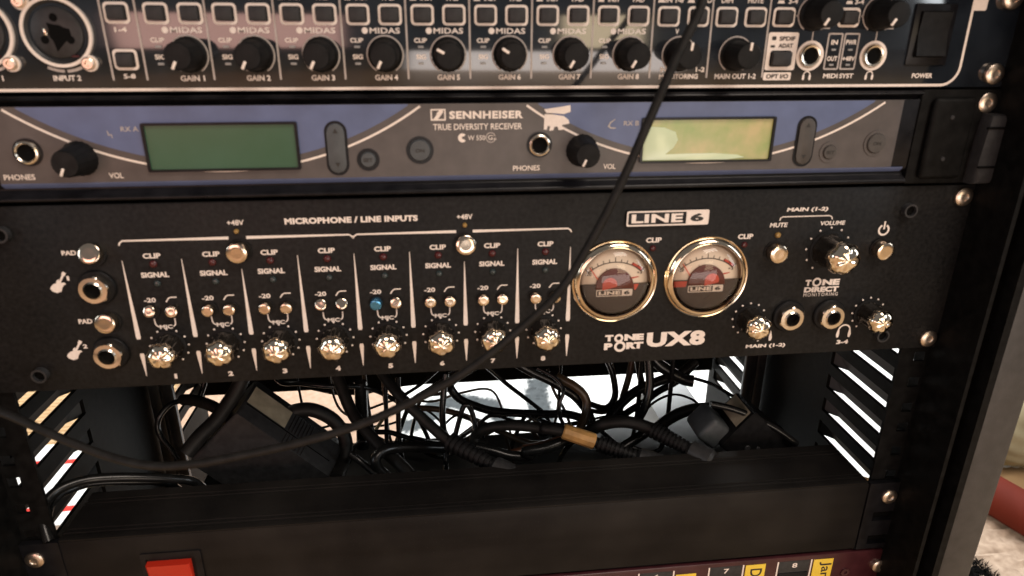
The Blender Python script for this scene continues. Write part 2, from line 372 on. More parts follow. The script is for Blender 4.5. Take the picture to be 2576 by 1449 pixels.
# ================================================================== 1. eight channel interface (top)
iface = thing('audio_interface', (0, 0, 133.5), 'glossy black audio interface with eight gain knobs at the top of the rack', 'audio interface')
MB().box(-241.3, 241.3, 0, 4, 133.7, 177.6, 0.8).build('faceplate', 'gloss_panel', iface, (0, 0, 155))
MB().box(-218, 218, 4, 160, 136, 176).build('chassis', 'rack', iface, (0, 80, 155))
fr = MB(); fp = []
R0 = 8
path = [(-260, 134.9), (207.5, 134.9)]+[(207.5+R0*math.sin(a), 142.9-R0*math.cos(a)) for a in [PI/2*i/8 for i in range(1, 9)]]+[(215.0, 178)]
path[-2] = (215.5, 142.9)
fr.stroke(path, 1.15, -0.12); fr.build('border_line', 'print', iface, (0, -0.12, 140))
MB().flat(rrect(214.9, 221.6, 166.4, 180, 0.8), -0.14).build('print_tab', 'print', iface, (218, -0.14, 170))
for x in (-148.5, -135.65, -109.85, -83.8, -57.9, -32.15, -6.45, 19.3, 45.05, 70.85, 96.5, 121.9):
    MB().stroke([(x, 138.5), (x-0.2*(x > 60), 180)], 0.75, -0.12).build('divider_line', 'print_dim', iface, (x, -0.12, 158))

def outline_mesh(wd, ht):
    return MB().ring(rrect(-wd/2, wd/2, -ht/2, ht/2, 1.7), rrect(-wd/2+1.0, wd/2-1.0, -ht/2+1.0, ht/2-1.0, 0.9), -0.25, 0.05).mesh('button_outline', 'print')
def cap_mesh(wd, ht):
    return MB().box(-wd/2+1.5, wd/2-1.5, -2.6, 1, -ht/2+1.5, ht/2-1.5, 0.5).mesh('push_button', 'button')
def sq_button(x0, x1, z0, z1):
    wd, ht = x1-x0, z1-z0; k = (round(wd, 1), round(ht, 1)); x, z = (x0+x1)/2, (z0+z1)/2
    b = put('push_button', cached(('cap',)+k, lambda: cap_mesh(wd, ht)), iface, (x, 0, z))
    put('button_outline', cached(('out',)+k, lambda: outline_mesh(wd, ht)), b, (x, 0, z))
def knob_mesh():
    q = MB(); q.lathe([(0.3, 0), (7.0, 0), (7.0, -1.2), (6.2, -1.8), (5.9, -3), (5.35, -13.2), (4.9, -14.0), (3.5, -14.2), (0.2, -14.1)], n=60, lobes=20, depth=0.045); return q.mesh('gain_knob', 'matte', ang=50)
def pointer_mesh():
    return MB().box(-0.55, 0.55, -14.45, -13.6, 2.1, 5.3, 0.2).mesh('pointer', 'print')
def ring_mesh():
    q = MB(); q.stroke(circ(0, 0, 7.3, 44, math.radians(-58), math.radians(238), False), 0.6, -0.13); return q.mesh('dial_ring', 'print_dim')
def knob(x, z, deg, name='gain_knob'):
    k = put(name, cached('kn', knob_mesh), iface, (x, -0.1, z))
    put('pointer', cached('pt', pointer_mesh), k, (x, -0.1, z), math.radians(deg))
    put('dial_ring', cached('rg', ring_mesh), iface, (x, 0, z))
def led(parent, x, z, wd, ht, m='grey_led'):
    put('indicator_light', cached(('led', wd, ht, m), lambda: MB().box(-wd/2, wd/2, -0.5, 0.3, -ht/2, ht/2, 0.12).mesh('indicator_light', m)), parent, (x, 0, z))
def logo_disc(cx, cz):
    q = MB(); q.flat(circ(cx, cz, 1.25, 20), -0.14)
    text(None, 'MIDAS', cx+1.9, cx+14.0, cz-1.1, cz+1.1, bold=0.02, space=1.05, y=-0.14, mb=q)
    q.build('logo', 'print', iface, (cx+6, -0.14, cz))
angs = (-153, -153, -153, -153, -62, -58, -150, -150)
for n_ in range(8):
    xc = -41.2+25.68*(n_-3); d = xc-16.5
    sq_button(d+1.9, d+11.2, 159.4, 167.4); sq_button(d+14.6, d+24.0, 159.4, 167.4)
    knob(xc, 148.2, angs[n_])
    text(iface, 'INST', d+6.0, d+11.0, 168.8, 170.9); text(iface, 'PAD', d+16.5, d+21.5, 168.8, 170.9)
    MB().flat([(d+1.6, 168.8), (d+4.4, 168.8), (d+4.0, 169.8), (d+2.2, 169.8)], -0.14).build('push_mark', 'print', iface, (d+3, -0.14, 169))
    logo_disc(d+8.9, 157.4)
    text(iface, 'CLIP', d+2.8, d+8.0, 152.8, 154.6); led(iface, d+5.4, 151.2, 2.3, 0.9)
    text(iface, 'SIG', d+3.4, d+7.4, 146.4, 148.3); led(iface, d+5.3, 144.7, 2.3, 0.9)
    text(iface, 'GAIN %d' % (n_+1), xc-4.7, xc+4.7, 138.1, 140.3)
sq_button(-147.3, -138.0, 159.6, 167.5); sq_button(-147.1, -137.9, 142.4, 150.3)
text(iface, '1-4', -144.6, -140.0, 156.6, 158.4); text(iface, '5-8', -144.5, -140.0, 139.2, 141.0)
sq_button(72.6, 82.2, 159.3, 167.3); sq_button(85.6, 95.0, 159.3, 167.3); sq_button(98.0, 107.6, 159.2, 167.2); sq_button(110.8, 120.4, 159.2, 167.2)
sq_button(123.4, 133.2, 159.3, 167.2); sq_button(153.0, 162.8, 159.3, 167.2)
text(iface, 'IN 1-8', 75.5, 83.2, 168.7, 170.8); text(iface, '4D', 92.0, 95.6, 168.7, 170.8); text(iface, 'DIM', 99.8, 104.8, 168.7, 170.8); text(iface, 'MUTE', 111.4, 118.2, 168.7, 170.8)
text(iface, '3-4', 129.5, 133.6, 168.6, 170.6); text(iface, '3-4', 159.5, 163.6, 168.6, 170.6)
for x in (72.2, 85.0, 124.6, 155.4): MB().flat([(x, 168.7), (x+3.2, 168.7), (x+2.7, 169.9), (x+0.5, 169.9)], -0.14).build('push_mark', 'print', iface, (x, -0.14, 169))
knob(83.2, 148.1, 6, 'monitor_knob'); knob(108.6, 148.1, 5, 'volume_knob'); knob(142.0, 164.6, -148, 'phones_knob'); knob(171.6, 164.6, -148, 'phones_knob')
text(iface, 'MONITORING', 75.2, 92.6, 138.1, 140.2); text(iface, 'IN', 75.6, 78.0, 141.0, 143.0); text(iface, '1-2', 91.4, 95.4, 141.0, 143.0)
text(iface, 'V', 80.8, 82.4, 156.4, 158.4)
text(iface, 'MAIN OUT 1-2', 100.2, 119.0, 138.0, 140.2)
# optical block
q = MB(); q.ring(rrect(122.6, 136.3, 141.6, 157.2, 0.9), rrect(124.3, 134.2, 143.0, 149.8, 1.2), -0.14, 0.1); q.build('optical_field', 'print', iface, (129.4, 0, 149))
MB().box(124.9, 133.6, -2.4, 0.5, 143.6, 149.2, 0.5).build('push_button', 'button', iface, (129.2, 0, 146.4))
text(iface, 'SPDIF', 127.6, 134.9, 153.8, 155.6, y=-0.3, m='dark_print'); text(iface, 'ADAT', 127.6, 134.2, 150.9, 152.7, y=-0.3, m='dark_print')
MB().flat(rrect(124.2, 126.2, 154, 155.6, 0.4), -0.3).build('mark', 'dark_print', iface, (125, -0.3, 155)); MB().flat(rrect(124.0, 126.0, 151, 152, 0.3), -0.3).build('mark', 'dark_print', iface, (125, -0.3, 151.5))
MB().flat(rrect(122.5, 135.2, 137.4, 140.7, 0.6), -0.14).build('print_field', 'print', iface, (129, -0.14, 139)); text(iface, 'OPT I/O', 123.8, 134.0, 138.1, 140.0, y=-0.3, m='dark_print')
def small_jack(parent, x, z, ro, ri, m_out='print', m_in='nickel', h=1.2):
    j = put('headphone_jack', cached(('jk', ro, ri), lambda: MB().lathe([(ri+1.9, 0.1), (ri+1.8, -0.7), (ri+1.2, -h-0.2), (ri+0.5, -h), (ri, 0.1)], n=36, close=False).mesh('headphone_jack', m_in)), parent, (x, 0, z))
    put('jack_rim', cached(('jr', ro, ri), lambda: MB().ring(circ(0, 0, ro, 36), circ(0, 0, ro-1.15, 36), -0.3, 0.1).mesh('jack_rim', m_out)), j, (x, 0, z))
    put('hole', cached(('jh', ri), lambda: MB().lathe([(0.1, -0.2), (ri+0.1, -0.2)], n=28, close=False).mesh('hole', 'void')), j, (x, 0, z))
small_jack(iface, 142.7, 147.6, 6.3, 3.1); small_jack(iface, 172.3, 147.6, 6.3, 3.1)
for x in (142.0, 171.6):
    q = MB(); q.stroke([(x+8, 159.0), (x+0.6, 159.0), (x+0.6, 153.9)], 0.7, -0.13); q.stroke([(x-8.2, 163.8), (x-7.0, 163.8)], 0.6, -0.13); q.build('lead_line', 'print_dim', iface, (x, -0.13, 157))
def headphones(parent, x, z, s_=1.0, m='print'):
    q = MB(); q.stroke(circ(x, z+0.5*s_, 1.5*s_, 14, 0.0, PI, False), 0.45*s_, -0.15)
    for k in (-1, 1): q.flat(rrect(x+k*1.5*s_-0.5*s_, x+k*1.5*s_+0.5*s_, z-1.6*s_, z+0.6*s_, 0.4*s_), -0.155)
    q.build('headphones_symbol', m, parent, (x, -0.15, z))
headphones(iface, 142.6, 139.0); headphones(iface, 172.2, 139.0)
q = MB()
for a, b in ((149.8, 156.8), (157.4, 164.6)): q.ring(rrect(a, b, 141.7, 157.0, 0.7), rrect(a+0.65, b-0.65, 142.35, 156.35, 0.35), -0.14, 0.05)
q.build('light_frame', 'print_dim', iface, (157, 0, 149))
for t_, a, b, z in (('IN', 151.7, 154.7, 152.2), ('OUT', 150.9, 155.7, 145.4), ('PWR', 158.5, 163.5, 152.2), ('+48V', 158.0, 164.0, 145.4)): text(iface, t_, a, b, z, z+2.0)
for x, z in ((153.2, 150.1), (153.2, 143.8), (161, 150.1), (161, 143.8)): led(iface, x, z, 2.0, 0.8)
text(iface, 'MIDI', 150.4, 157.2, 138.1, 140.1); text(iface, 'SYST', 158.0, 164.6, 138.1, 140.1); text(iface, 'POWER', 192.8, 202.8, 138.0, 140.1)
sw = MB().box(188.0, 207.6, -0.8, 0.4, 143.5, 169.2, 0.5).build('power_switch', 'black_frame', iface, (198, 0, 156))
q = MB(); q.extx([(-0.6, 146.8), (-3.2, 147.6), (-1.4, 157), (-2.4, 165.6), (-0.6, 166.4)], 190.8, 204.8); q.build('rocker', 'matte', sw, (198, -1, 156))
# combo sockets
def combo(x):
    z = 156.4
    s_ = MB().ring(circ(x, z, 12.9, 56), circ(x, z, 11.7, 56), -1.3, 0.2).build('combo_socket', 'print', iface, (x, 0, z), ang=30)
    q = MB(); q.lathe([(11.8, -0.9), (11.4, -0.7), (10.6, 0.0), (9.6, 0.05), (9.3, -0.7), (8.6, -1.0), (0.2, -1.0)], x, z, 48, close=False); q.build('socket_insert', 'plastic', s_, (x, 0, z))
    q = MB(); q.lathe([(0.1, -1.15), (3.3, -1.15)], x+0.4, z-0.5, 30, close=False)
    for a in (90, 210, 330): q.lathe([(0.1, -1.15), (1.5, -1.15)], x+5.4*math.cos(math.radians(a)), z+5.4*math.sin(math.radians(a)), 18, close=False)
    q.flat([(x-1, z-7), (x+5.2, z-1), (x+5.0, z+1.2), (x-3, z+3.6)], -1.16); q.build('contact_holes', 'void', s_, (x, -1.1, z))
    MB().box(x-4.5, x-3.4, -1.5, -0.9, z-1.1, z+1.6, 0.3).build('contact', 'brass', s_, (x-4, -1.2, z))
    MB().box(x+3.6, x+6.6, -1.3, -0.8, z-9.1, z-8.4, 0.2).build('latch', 'red_led', s_, (x+5, -1, z-8.7))
    for dx, dz in ((9.6, -11.4), (-10.6, 11.0)):
        q = MB(); q.ring(circ(x+dx, z+dz, 3.1, 24), circ(x+dx, z+dz, 2.0, 24), -1.0, 0.2); lug = q.build('lug', 'print', s_, (x+dx, 0, z+dz))
        q = MB(); q.lathe([(0.2, -1.0), (2.5, -1.0), (2.4, -2.6), (1.9, -3.0), (1.15, -3.0), (0.9, -2.2), (0.1, -2.2)], x+dx, z+dz, 22); q.build('screw', 'screw', lug, (x+dx, 0, z+dz))
    q = MB()
    for a, b in ((-117, -92), (-88, -64)): q.stroke(circ(x, z, 14.3, 10, math.radians(a), math.radians(b), False), 1.1, -0.13)
    q.build('print_arc', 'print_dim', iface, (x, -0.13, z-14))
combo(-165.6); combo(-194.2)
text(iface, 'INPUT 2', -170.9, -160.6, 138.4, 140.5); text(iface, 'INPUT 1', -199.6, -189.3, 138.4, 140.5)
ear_screws(iface, (139.7, 171.45))

# ================================================================== 2. wireless receiver
rx = thing('wireless_receiver', (0, 0, 89), 'brown and blue wireless receiver with two green displays under the interface', 'receiver')
prof = [(4, 132.9), (-0.5, 132.7), (-2.2, 132.2), (-2.6, 131.4), (-1.6, 130.7), (1.2, 130.2), (1.6, 129.6), (0.6, 129.2), (-0.4, 128.9), (-0.8, 128.4),
        (-0.8, 97.6), (-0.2, 96.6), (1.4, 95.6), (1.6, 95.0), (0.6, 93.6), (-1.8, 92.3), (-2.6, 91.4), (-2.4, 90.6), (-0.8, 89.9), (4, 89.7)]
MB().extx(prof, -224, 199).build('front_frame', 'black_frame', rx, (0, 0, 111), ang=60)
MB().box(-219, 205, 4, 150, 91, 131.5).build('chassis', 'rack', rx, (0, 80, 111))
fp_ = [(-200, -1.1), (180, -1.1), (186, -1.08), (189, -1.0), (191, -0.85), (193, -0.45), (194.8, 0.3), (196.3, 1.5), (197.5, 3.0), (198.4, 5.5), (-200, 5.5)]
q = MB(); n_ = len(fp_)
q.add([(x, y, 97.9) for x, y in fp_]+[(x, y, 128.6) for x, y in fp_], [tuple(range(n_)), tuple(range(2*n_-1, n_-1, -1))]+[(i, i+n_, (i+1) % n_+n_, (i+1) % n_) for i in range(n_)])
face = q.build('front_face', 'satin_panel', rx, (0, -1, 113))
MB().extx([(-1.25, 97.9), (-0.9, 96.9), (0.3, 95.9), (0.5, 95.6), (0.9, 96.4), (0, 97.9)], -200, 197).build('lower_lip', 'blue_panel', rx, (0, 0, 97))  # blue colour stands for the reflection along this lower bevel
Y1 = -1.22
def half(cx, lcd_m, side):
    R_, zc = 143.7, 245.5
    Rb = 140.6; xs = [-76.9+153.8*i/40 for i in range(41)]
    poly = [(cx+x, zc-math.sqrt(Rb*Rb-x*x)) for x in xs]+[(cx+77.3, 128.5), (cx-77.3, 128.5)]
    MB().flat(poly, Y1).build('blue_field', 'blue_panel', rx, (cx, Y1, 118))
    xs = [-82.2+164.4*i/44 for i in range(45)]
    MB().stroke([(cx+x, zc-math.sqrt(R_*R_-x*x)) for x in xs], 0.95, Y1-0.05).build('arc_line', 'print', rx, (cx, Y1, 110))
    fr_ = MB().ring(rrect(cx-31.0, cx+31.0, 101.9, 121.9, 0.8), rrect(cx-29.9, cx+29.9, 102.8, 120.9, 0.5), -2.4, 0.2).build('display', 'black_frame', rx, (cx, -1, 112))
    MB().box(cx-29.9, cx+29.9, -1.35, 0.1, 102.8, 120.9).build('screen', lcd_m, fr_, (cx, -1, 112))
    # rocker key, set key, power key
    mk = 'rubber_grey' if side < 0 else 'rubber_brown'
    kx = cx+46.4
    k_ = MB().ring(rrect(kx-4.7, kx+4.7, 99.0, 122.0, 4.6, 8), rrect(kx-3.7, kx+3.7, 100.0, 121.0, 3.6, 8), -1.45, 0).build('scroll_key', 'black_frame', rx, (kx, -1, 110))
    MB().prism(rrect(kx-3.65, kx+3.65, 100.1, 120.9, 3.6, 8), -2.3, 0, 0.5).build('key_cap', mk, k_, (kx, -1, 110))
    q = MB(); q.flat([(kx-1.1, 117), (kx+1.1, 117), (kx, 119)], -2.35); q.flat([(kx-1.1, 104.6), (kx, 102.6), (kx+1.1, 104.6)], -2.35); q.build('arrows', 'dark_print', k_, (kx, -2, 110))
    for nm, x, z, ra, rb_, t_ in (('set_key', cx+59.2, 105.5, 4.8, 3.4, 'SET'), ('power_key', cx+81.4, 109.2, 5.9, 4.7, 'ON')):
        k2 = MB().ring(circ(x, z, ra, 40), circ(x, z, rb_, 40), -1.5, 0).build(nm, 'black_frame' if side < 0 else 'satin_panel', rx, (x, -1, z))
        MB().lathe([(rb_-0.05, 0), (rb_-0.05, -1.6), (rb_-0.5, -2.3), (0.1, -2.4)], x, z, 40).build('key_cap', mk, k2, (x, -1, z))
        text(k2, t_, x-1.9, x+1.9, z-0.8, z+0.8, y=-2.5, m='dark_print')
    # jack, volume knob
    jx, jz = cx-76.4, 110.8
    j = MB().lathe([(4.9, 0), (4.9, -2.2), (4.6, -3.0), (4.0, -3.3), (3.5, -2.8), (3.3, -1.2)], jx, jz, 36, close=False).build('headphone_jack', 'nickel', rx, (jx, -1, jz))
    MB().lathe([(0.1, -1.4), (3.4, -1.4)], jx, jz, 30, close=False).build('hole', 'void', j, (jx, -1, jz))
    MB().ring(circ(jx, jz, 5.6, 36), circ(jx, jz, 4.8, 36), -1.6, 0).build('jack_rim', 'black_frame', j, (jx, -1, jz))
    vx, vz = cx-57.2, 107.9
    v_ = MB().lathe([(0.2, -0.5), (7.4, -0.5), (7.2, -2), (6.6, -3), (5.5, -13.0), (5.0, -13.9), (0.2, -14.0)], vx, vz, 60, 20, 0.05).build('volume_knob', 'matte', rx, (vx, -1, vz), ang=50)
    pm = MB().box(-0.5, 0.5, -14.4, -13.4, 1.8, 5.0, 0.15).mesh('pointer', 'print'); put('pointer', pm, v_, (vx, 0, vz), math.radians(-155))
    text(rx, 'PHONES', cx-88.0, cx-76.0, 99.5, 101.8, y=Y1-0.05, bold=0.015); text(rx, 'VOL', cx-47.2, cx-41.6, 99.5, 101.8, y=Y1-0.05, bold=0.015)
    text(rx, 'RX A' if side < 0 else 'RX B', cx-39.0, cx-32.2, 118.6, 120.6, y=Y1-0.1, m='print_dim', bold=0.01)
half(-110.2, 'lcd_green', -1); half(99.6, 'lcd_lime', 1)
# room reflection on the right display, painted as a thin pale patch
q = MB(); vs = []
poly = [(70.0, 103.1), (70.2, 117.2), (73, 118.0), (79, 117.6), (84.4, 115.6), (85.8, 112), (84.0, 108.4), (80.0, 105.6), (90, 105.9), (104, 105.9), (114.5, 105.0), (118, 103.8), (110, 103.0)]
q.prism(poly, -1.6, -1.37, 0.1); q.build('display_reflection', 'lcd_reflection', rx, (85, -1.4, 110))
text(rx, 'SENNHEISER', -15.8, 15.9, 122.2, 125.5, y=Y1, bold=0.045, space=1.1)
q = MB(); q.ring(rrect(-23.7, -17.3, 121.6, 126.4, 0.2), rrect(-23.1, -17.9, 122.2, 125.8, 0.1), Y1-0.03, -1)
q.flat([(-22.6, 122.2), (-20.6, 122.2), (-18.4, 125.0), (-18.4, 125.8), (-20.0, 125.8), (-21.4, 124.4), (-20.9, 124.4)], Y1-0.02)
q.build('logo', 'print', rx, (-20.5, Y1, 124))
text(rx, 'TRUE DIVERSITY RECEIVER', -22.8, 15.5, 117.6, 120.2, y=Y1, bold=0.01)
q = MB(); q.stroke(circ(-10.2, 114.2, 1.25, 24, 0.9, 5.4, False), [1.0+0.7*math.sin(PI*i/23) for i in range(24)], Y1); q.build('logo', 'print', rx, (-10, Y1, 114))
text(rx, 'W 550', -8.0, -0.6, 113.1, 115.2, y=Y1, bold=0.0)
q = MB(); q.stroke(circ(1.9, 114.2, 2.05, 28), 0.35, Y1, True); q.build('logo_ring', 'print_dim', rx, (1.9, Y1, 114)); text(rx, 'G2', 0.7, 4.3, 113.2, 115.2, y=Y1, bold=0.0)
# torn paper label and scratches
q = MB()
q.prism([(25.0, 125.9), (28.5, 126.4), (33, 127.0), (36.4, 127.6), (36.6, 124.8), (33.5, 123.8), (30, 124.2), (26, 124.4)], Y1-0.25, Y1)
q.prism([(25.2, 123.9), (29.0, 123.7), (33.6, 123.0), (35.8, 121.4), (36.3, 119.8), (33.0, 119.2), (33.6, 117.2), (31.6, 117.0), (31.0, 118.6), (29.6, 118.4), (29.2, 117.0), (27.4, 116.8), (27.8, 118.6), (26.6, 118.9), (26.4, 117.2), (25.0, 117.4)], Y1-0.25, Y1)
q.build('torn_label', 'print', rx, (30, Y1, 122), ang=20)
MB().stroke([(56.6, 121.4), (54.6, 120.0), (53.8, 118.4), (55.0, 117.6), (57.2, 117.6)], [0.3, 0.6, 0.8, 0.7, 0.3], Y1-0.1).build('scratch', 'print_dim', rx, (55, Y1, 119))
MB().stroke([(-154.6, 119.0), (-154.2, 117.2), (-153.2, 117.4), (-153.0, 116.0)], [0.3, 0.5, 0.5, 0.3], Y1-0.1).build('scratch', 'print_dim', rx, (-154, Y1, 118))
# rack ear with handle
ear = MB().prism(rrect(199.2, 243, 89.6, 133, 1.0), -1.5, 3, 0.6).build('rack_ear', 'rack', rx, (221, 0, 111))
MB().box(204.0, 225.0, -5.0, -1.4, 92.4, 129.6, 2.0, 3).build('ear_cover', 'rack', ear, (215, -3, 111))
for x, z in ((213.5, 121.0), (213.5, 102)): MB().lathe([(0.2, -4.9), (1.1, -4.9), (0.9, -5.4), (0.1, -5.5)], x, z, 16).build('rivet', 'button', ear, (x, -6.5, z))
hp = [(231.0, 122.4), (241.0, 122.4), (241.2, 118.2), (240.6, 116.6), (237.4, 111.0), (236.8, 107.2), (237.6, 102.2), (240.6, 99.0), (241.0, 93.4), (239.6, 90.2), (229.4, 90.0), (229.2, 99), (230.0, 112)]
MB().prism(hp, -8.5, -1.2, 2.4).build('handle', 'button', ear, (235, -5, 106))
MB().box(229.0, 241.4, -9.2, -8.2, 115.9, 117.0, 0.3).build('handle_groove', 'void', ear, (235, -8.6, 116.5)); MB().box(229.0, 241.2, -9.2, -8.2, 98.0, 99.0, 0.3).build('handle_groove', 'void', ear, (235, -8.6, 98.5))
MB().prism(rrect(-243, -224.2, 89.6, 133, 1.0), -1.5, 3, 0.6).build('rack_ear', 'black_frame', rx, (-232, 0, 111))
ear_screws(rx, (127.0,))

# ================================================================== 3. preamp with chrome knobs (two units high)
pre = thing('microphone_preamp', (0, 0, 0.4), 'black two unit microphone preamp with chrome knobs and two round level meters', 'preamp')
plate = MB().box(-241.3, 241.3, 0, 3.2, 0.5, 88.4, 0.7).build('faceplate', 'powder', pre, (0, 0, 44))
MB().box(-219, 219, 3.2, 120, 3, 86).build('chassis', 'rack', pre, (0, 60, 44))
YP = -0.14
P0, XC5 = 24.93, -47.62
def T(body, x0, x1, z0, z1, **k): return text(pre, body, x0, x1, z0, z1, y=YP, **k)
# tapered dividers
for i in range(9):
    x = -160.1+24.89*i; zt = 57.5 if i in (2, 6) else 63.0
    MB().flat([(x-0.12, zt), (x+0.12, zt), (x+1.05, 26.0), (x+0.75, 25.0), (x-0.75, 25.0), (x-1.05, 26.0)], YP).build('divider_line', 'print', pre, (x, YP, 40))
    MB().flat([(x-0.75, 17.8), (x+0.75, 17.8), (x+1.0, 16.6), (x+0.12, 6.0), (x-0.12, 6.0), (x-1.0, 16.6)], YP).build('divider_tail', 'print', pre, (x, YP, 12))
q = MB(); zb = 71.95
q.stroke([(-160.0, 69.9), (-159.6, 70.9), (-158.4, zb), (-140, zb), (-114.0, zb)], [0.7, 0.7, 0.7, 0.9, 1.35], YP)
q.stroke([(-106.4, zb), (-90, zb), (-62.0, zb), (-60.6, 71.0), (-60.3, 70.0)], [1.35, 1.1, 0.7, 0.7, 0.6], YP)
q.stroke([(-60.3, 70.0), (-60.0, 71.0), (-58.6, zb), (-40, zb), (-14.2, zb)], [0.6, 0.7, 0.7, 0.9, 1.3], YP)
q.stroke([(-6.6, zb), (10, zb), (37.6, zb), (38.7, 71.2), (39.2, 70.2)], [1.3, 1.0, 0.7, 0.7, 0.6], YP)
q.build('bracket_line', 'print', pre, (-60, YP, 72))
T('MICROPHONE / LINE INPUTS', -89.3, -31.2, 77.4, 80.2, bold=0.05, space=1.05)

def cknob_mesh(rad, h):
    def make():
        q = MB(); q.lathe([(rad*0.2, 0), (rad*1.02, 0), (rad*1.02, -1.2), (rad*0.96, -1.8), (rad*0.94, -h*0.72), (rad*0.5, -h*0.74)], n=64, lobes=8, depth=0.08)
        return q.mesh('knob_body', 'smoke', ang=40)
    return make
def cap_dome(rad, h):
    def make():
        q = MB(); q.lathe([(rad*0.97, -h*0.70), (rad*1.0, -h*0.76), (rad*0.985, -h*0.84), (rad*0.93, -h*0.90), (rad*0.82, -h*0.96), (rad*0.66, -h*1.01), (rad*0.46, -h*1.045), (rad*0.24, -h*1.065), (0.05, -h*1.07)], n=64, lobes=6, depth=0.10)
        for i, (x, y, z) in enumerate(q.v):                 # soft ripples pressed into the cap
            d = math.hypot(x, z)/rad; th = math.atan2(z, x)
            q.v[i] = (x, y+h*0.014*math.sin(6*th)*math.sin(PI*min(1, d))+h*0.003*math.sin(11*th+2)*min(1, d)-h*0.006*math.cos(9*d), z)
        return q.mesh('chrome_cap', 'chrome', ang=75)
    return make
def base_mesh(rad):
    return lambda: MB().lathe([(0.1, -0.05), (rad, -0.05), (rad, -0.5), (rad-0.6, -0.7), (0.1, -0.7)], n=40).mesh('knob_base', 'matte')
def cknob(x, z, rad, h, rot, dots_r, ticks=11):
    k = put('chrome_knob', cached(('ck', rad, h), cknob_mesh(rad, h)), pre, (x, -0.6, z), rot)
    put('chrome_cap', cached(('cd', rad, h), cap_dome(rad, h)), k, (x, -0.6, z))
    put('knob_base', cached(('kb', rad), base_mesh(rad+1.2)), k, (x, 0, z))
    def dm():
        q = MB()
        for i in range(ticks):
            a = math.radians(-56+292*i/(ticks-1)); q.lathe([(0.05, -0.3), (0.3, -0.28), (0.48, YP), (0.5, 0)], dots_r*math.cos(a), dots_r*math.sin(a), 12, close=False)
        return q.mesh('dial_dots', 'print')
    put('dial_dots', cached(('dd', dots_r), dm), pre, (x, 0, z))
def pbutton(x, z, rad, h, cap='cap_metal', name='push_button', tilt=None):
    def bm_():
        q = MB(); q.lathe([(0.1, 0), (rad, 0), (rad, -h+0.5), (rad-0.12, -h+0.18), (rad-0.4, -h), (rad*0.5, -h+0.02), (0.05, -h+0.06)], n=36); return q.mesh(name, cap)
    b = put(name, cached(('pb', rad, h, cap, name), bm_), pre, (x, 0, z))
    b.rotation_euler = (math.radians(tilt if tilt is not None else random.uniform(-3.5, 3.5)), 0, math.radians(random.uniform(-4, 4)))
    put('button_hole', cached(('ph', rad), lambda: MB().ring(circ(0, 0, rad+1.0, 36), circ(0, 0, rad+0.1, 36), -0.35, 0.1).mesh('button_hole', 'matte')), b, (x, 0, z))
def pled(x, z, m, rad=1.5):
    put('indicator_light', cached(('pl', m, rad), lambda: MB().lathe([(rad, 0.1), (rad, -0.5), (rad*0.7, -1.1), (0.05, -1.35)], n=20).mesh('indicator_light', m)), pre, (x, 0, z))
caps = ['cap_metal']*4+['blue_cap']+['cap_metal']*3
for i in range(8):
    x = XC5+P0*(i-4)
    T('CLIP', x-3.8, x+3.7, 63.6, 66.0, bold=0.04); pled(x, 61.0, 'red_led', 1.7)
    T('SIGNAL', x-6.1, x+5.7, 54.7, 57.2, bold=0.04); pled(x+0.1, 51.9, 'green_led', 1.5)
    T('-20', x-7.1, x-2.0, 42.9, 45.1, bold=0.03)
    MB().stroke([(x+2.2, 42.8), (x+3.4, 44.5), (x+4.3, 45.0), (x+7.1, 45.0)], 0.55, YP).build('filter_symbol', 'print', pre, (x+4.6, YP, 44))
    pbutton(x-4.5, 38.7, 2.65, 3.6, caps[i], tilt=-19 if i in (0, 3) else None); pbutton(x+4.75, 38.7, 2.65, 3.6, tilt=-22 if i == 3 else (-9 if i in (0, 4) else None))
    q = MB(); q.stroke([(x-4.4, 35.6), (x-4.2, 32.4), (x-3.8, 31.4), (x-2.7, 30.7)], 0.55, YP); q.stroke([(x+4.6, 35.6), (x+4.5, 32.4), (x+4.2, 31.4), (x+3.4, 30.7)], 0.55, YP); q.build('link_line', 'print', pre, (x, YP, 33))
    T('MIC', x-2.6, x+3.0, 29.7, 31.7, bold=0.035)
    cknob(x, 20.9, 6.5, 12.6, random.uniform(0, 0.8), 8.5)
    T(str(i+1), x-(1.1 if i else 0.5), x+(1.2 if i else 0.7), 4.0, 6.5, bold=0.06)
for x in (-110.2, -10.2):
    pbutton(x, 66.0, 4.55, 4.6, tilt=0 if x < -50 else -8); pled(x, 74.9, 'amber', 1.1); T('+48V', x-3.5, x+3.6, 77.6, 80.0, bold=0.02)
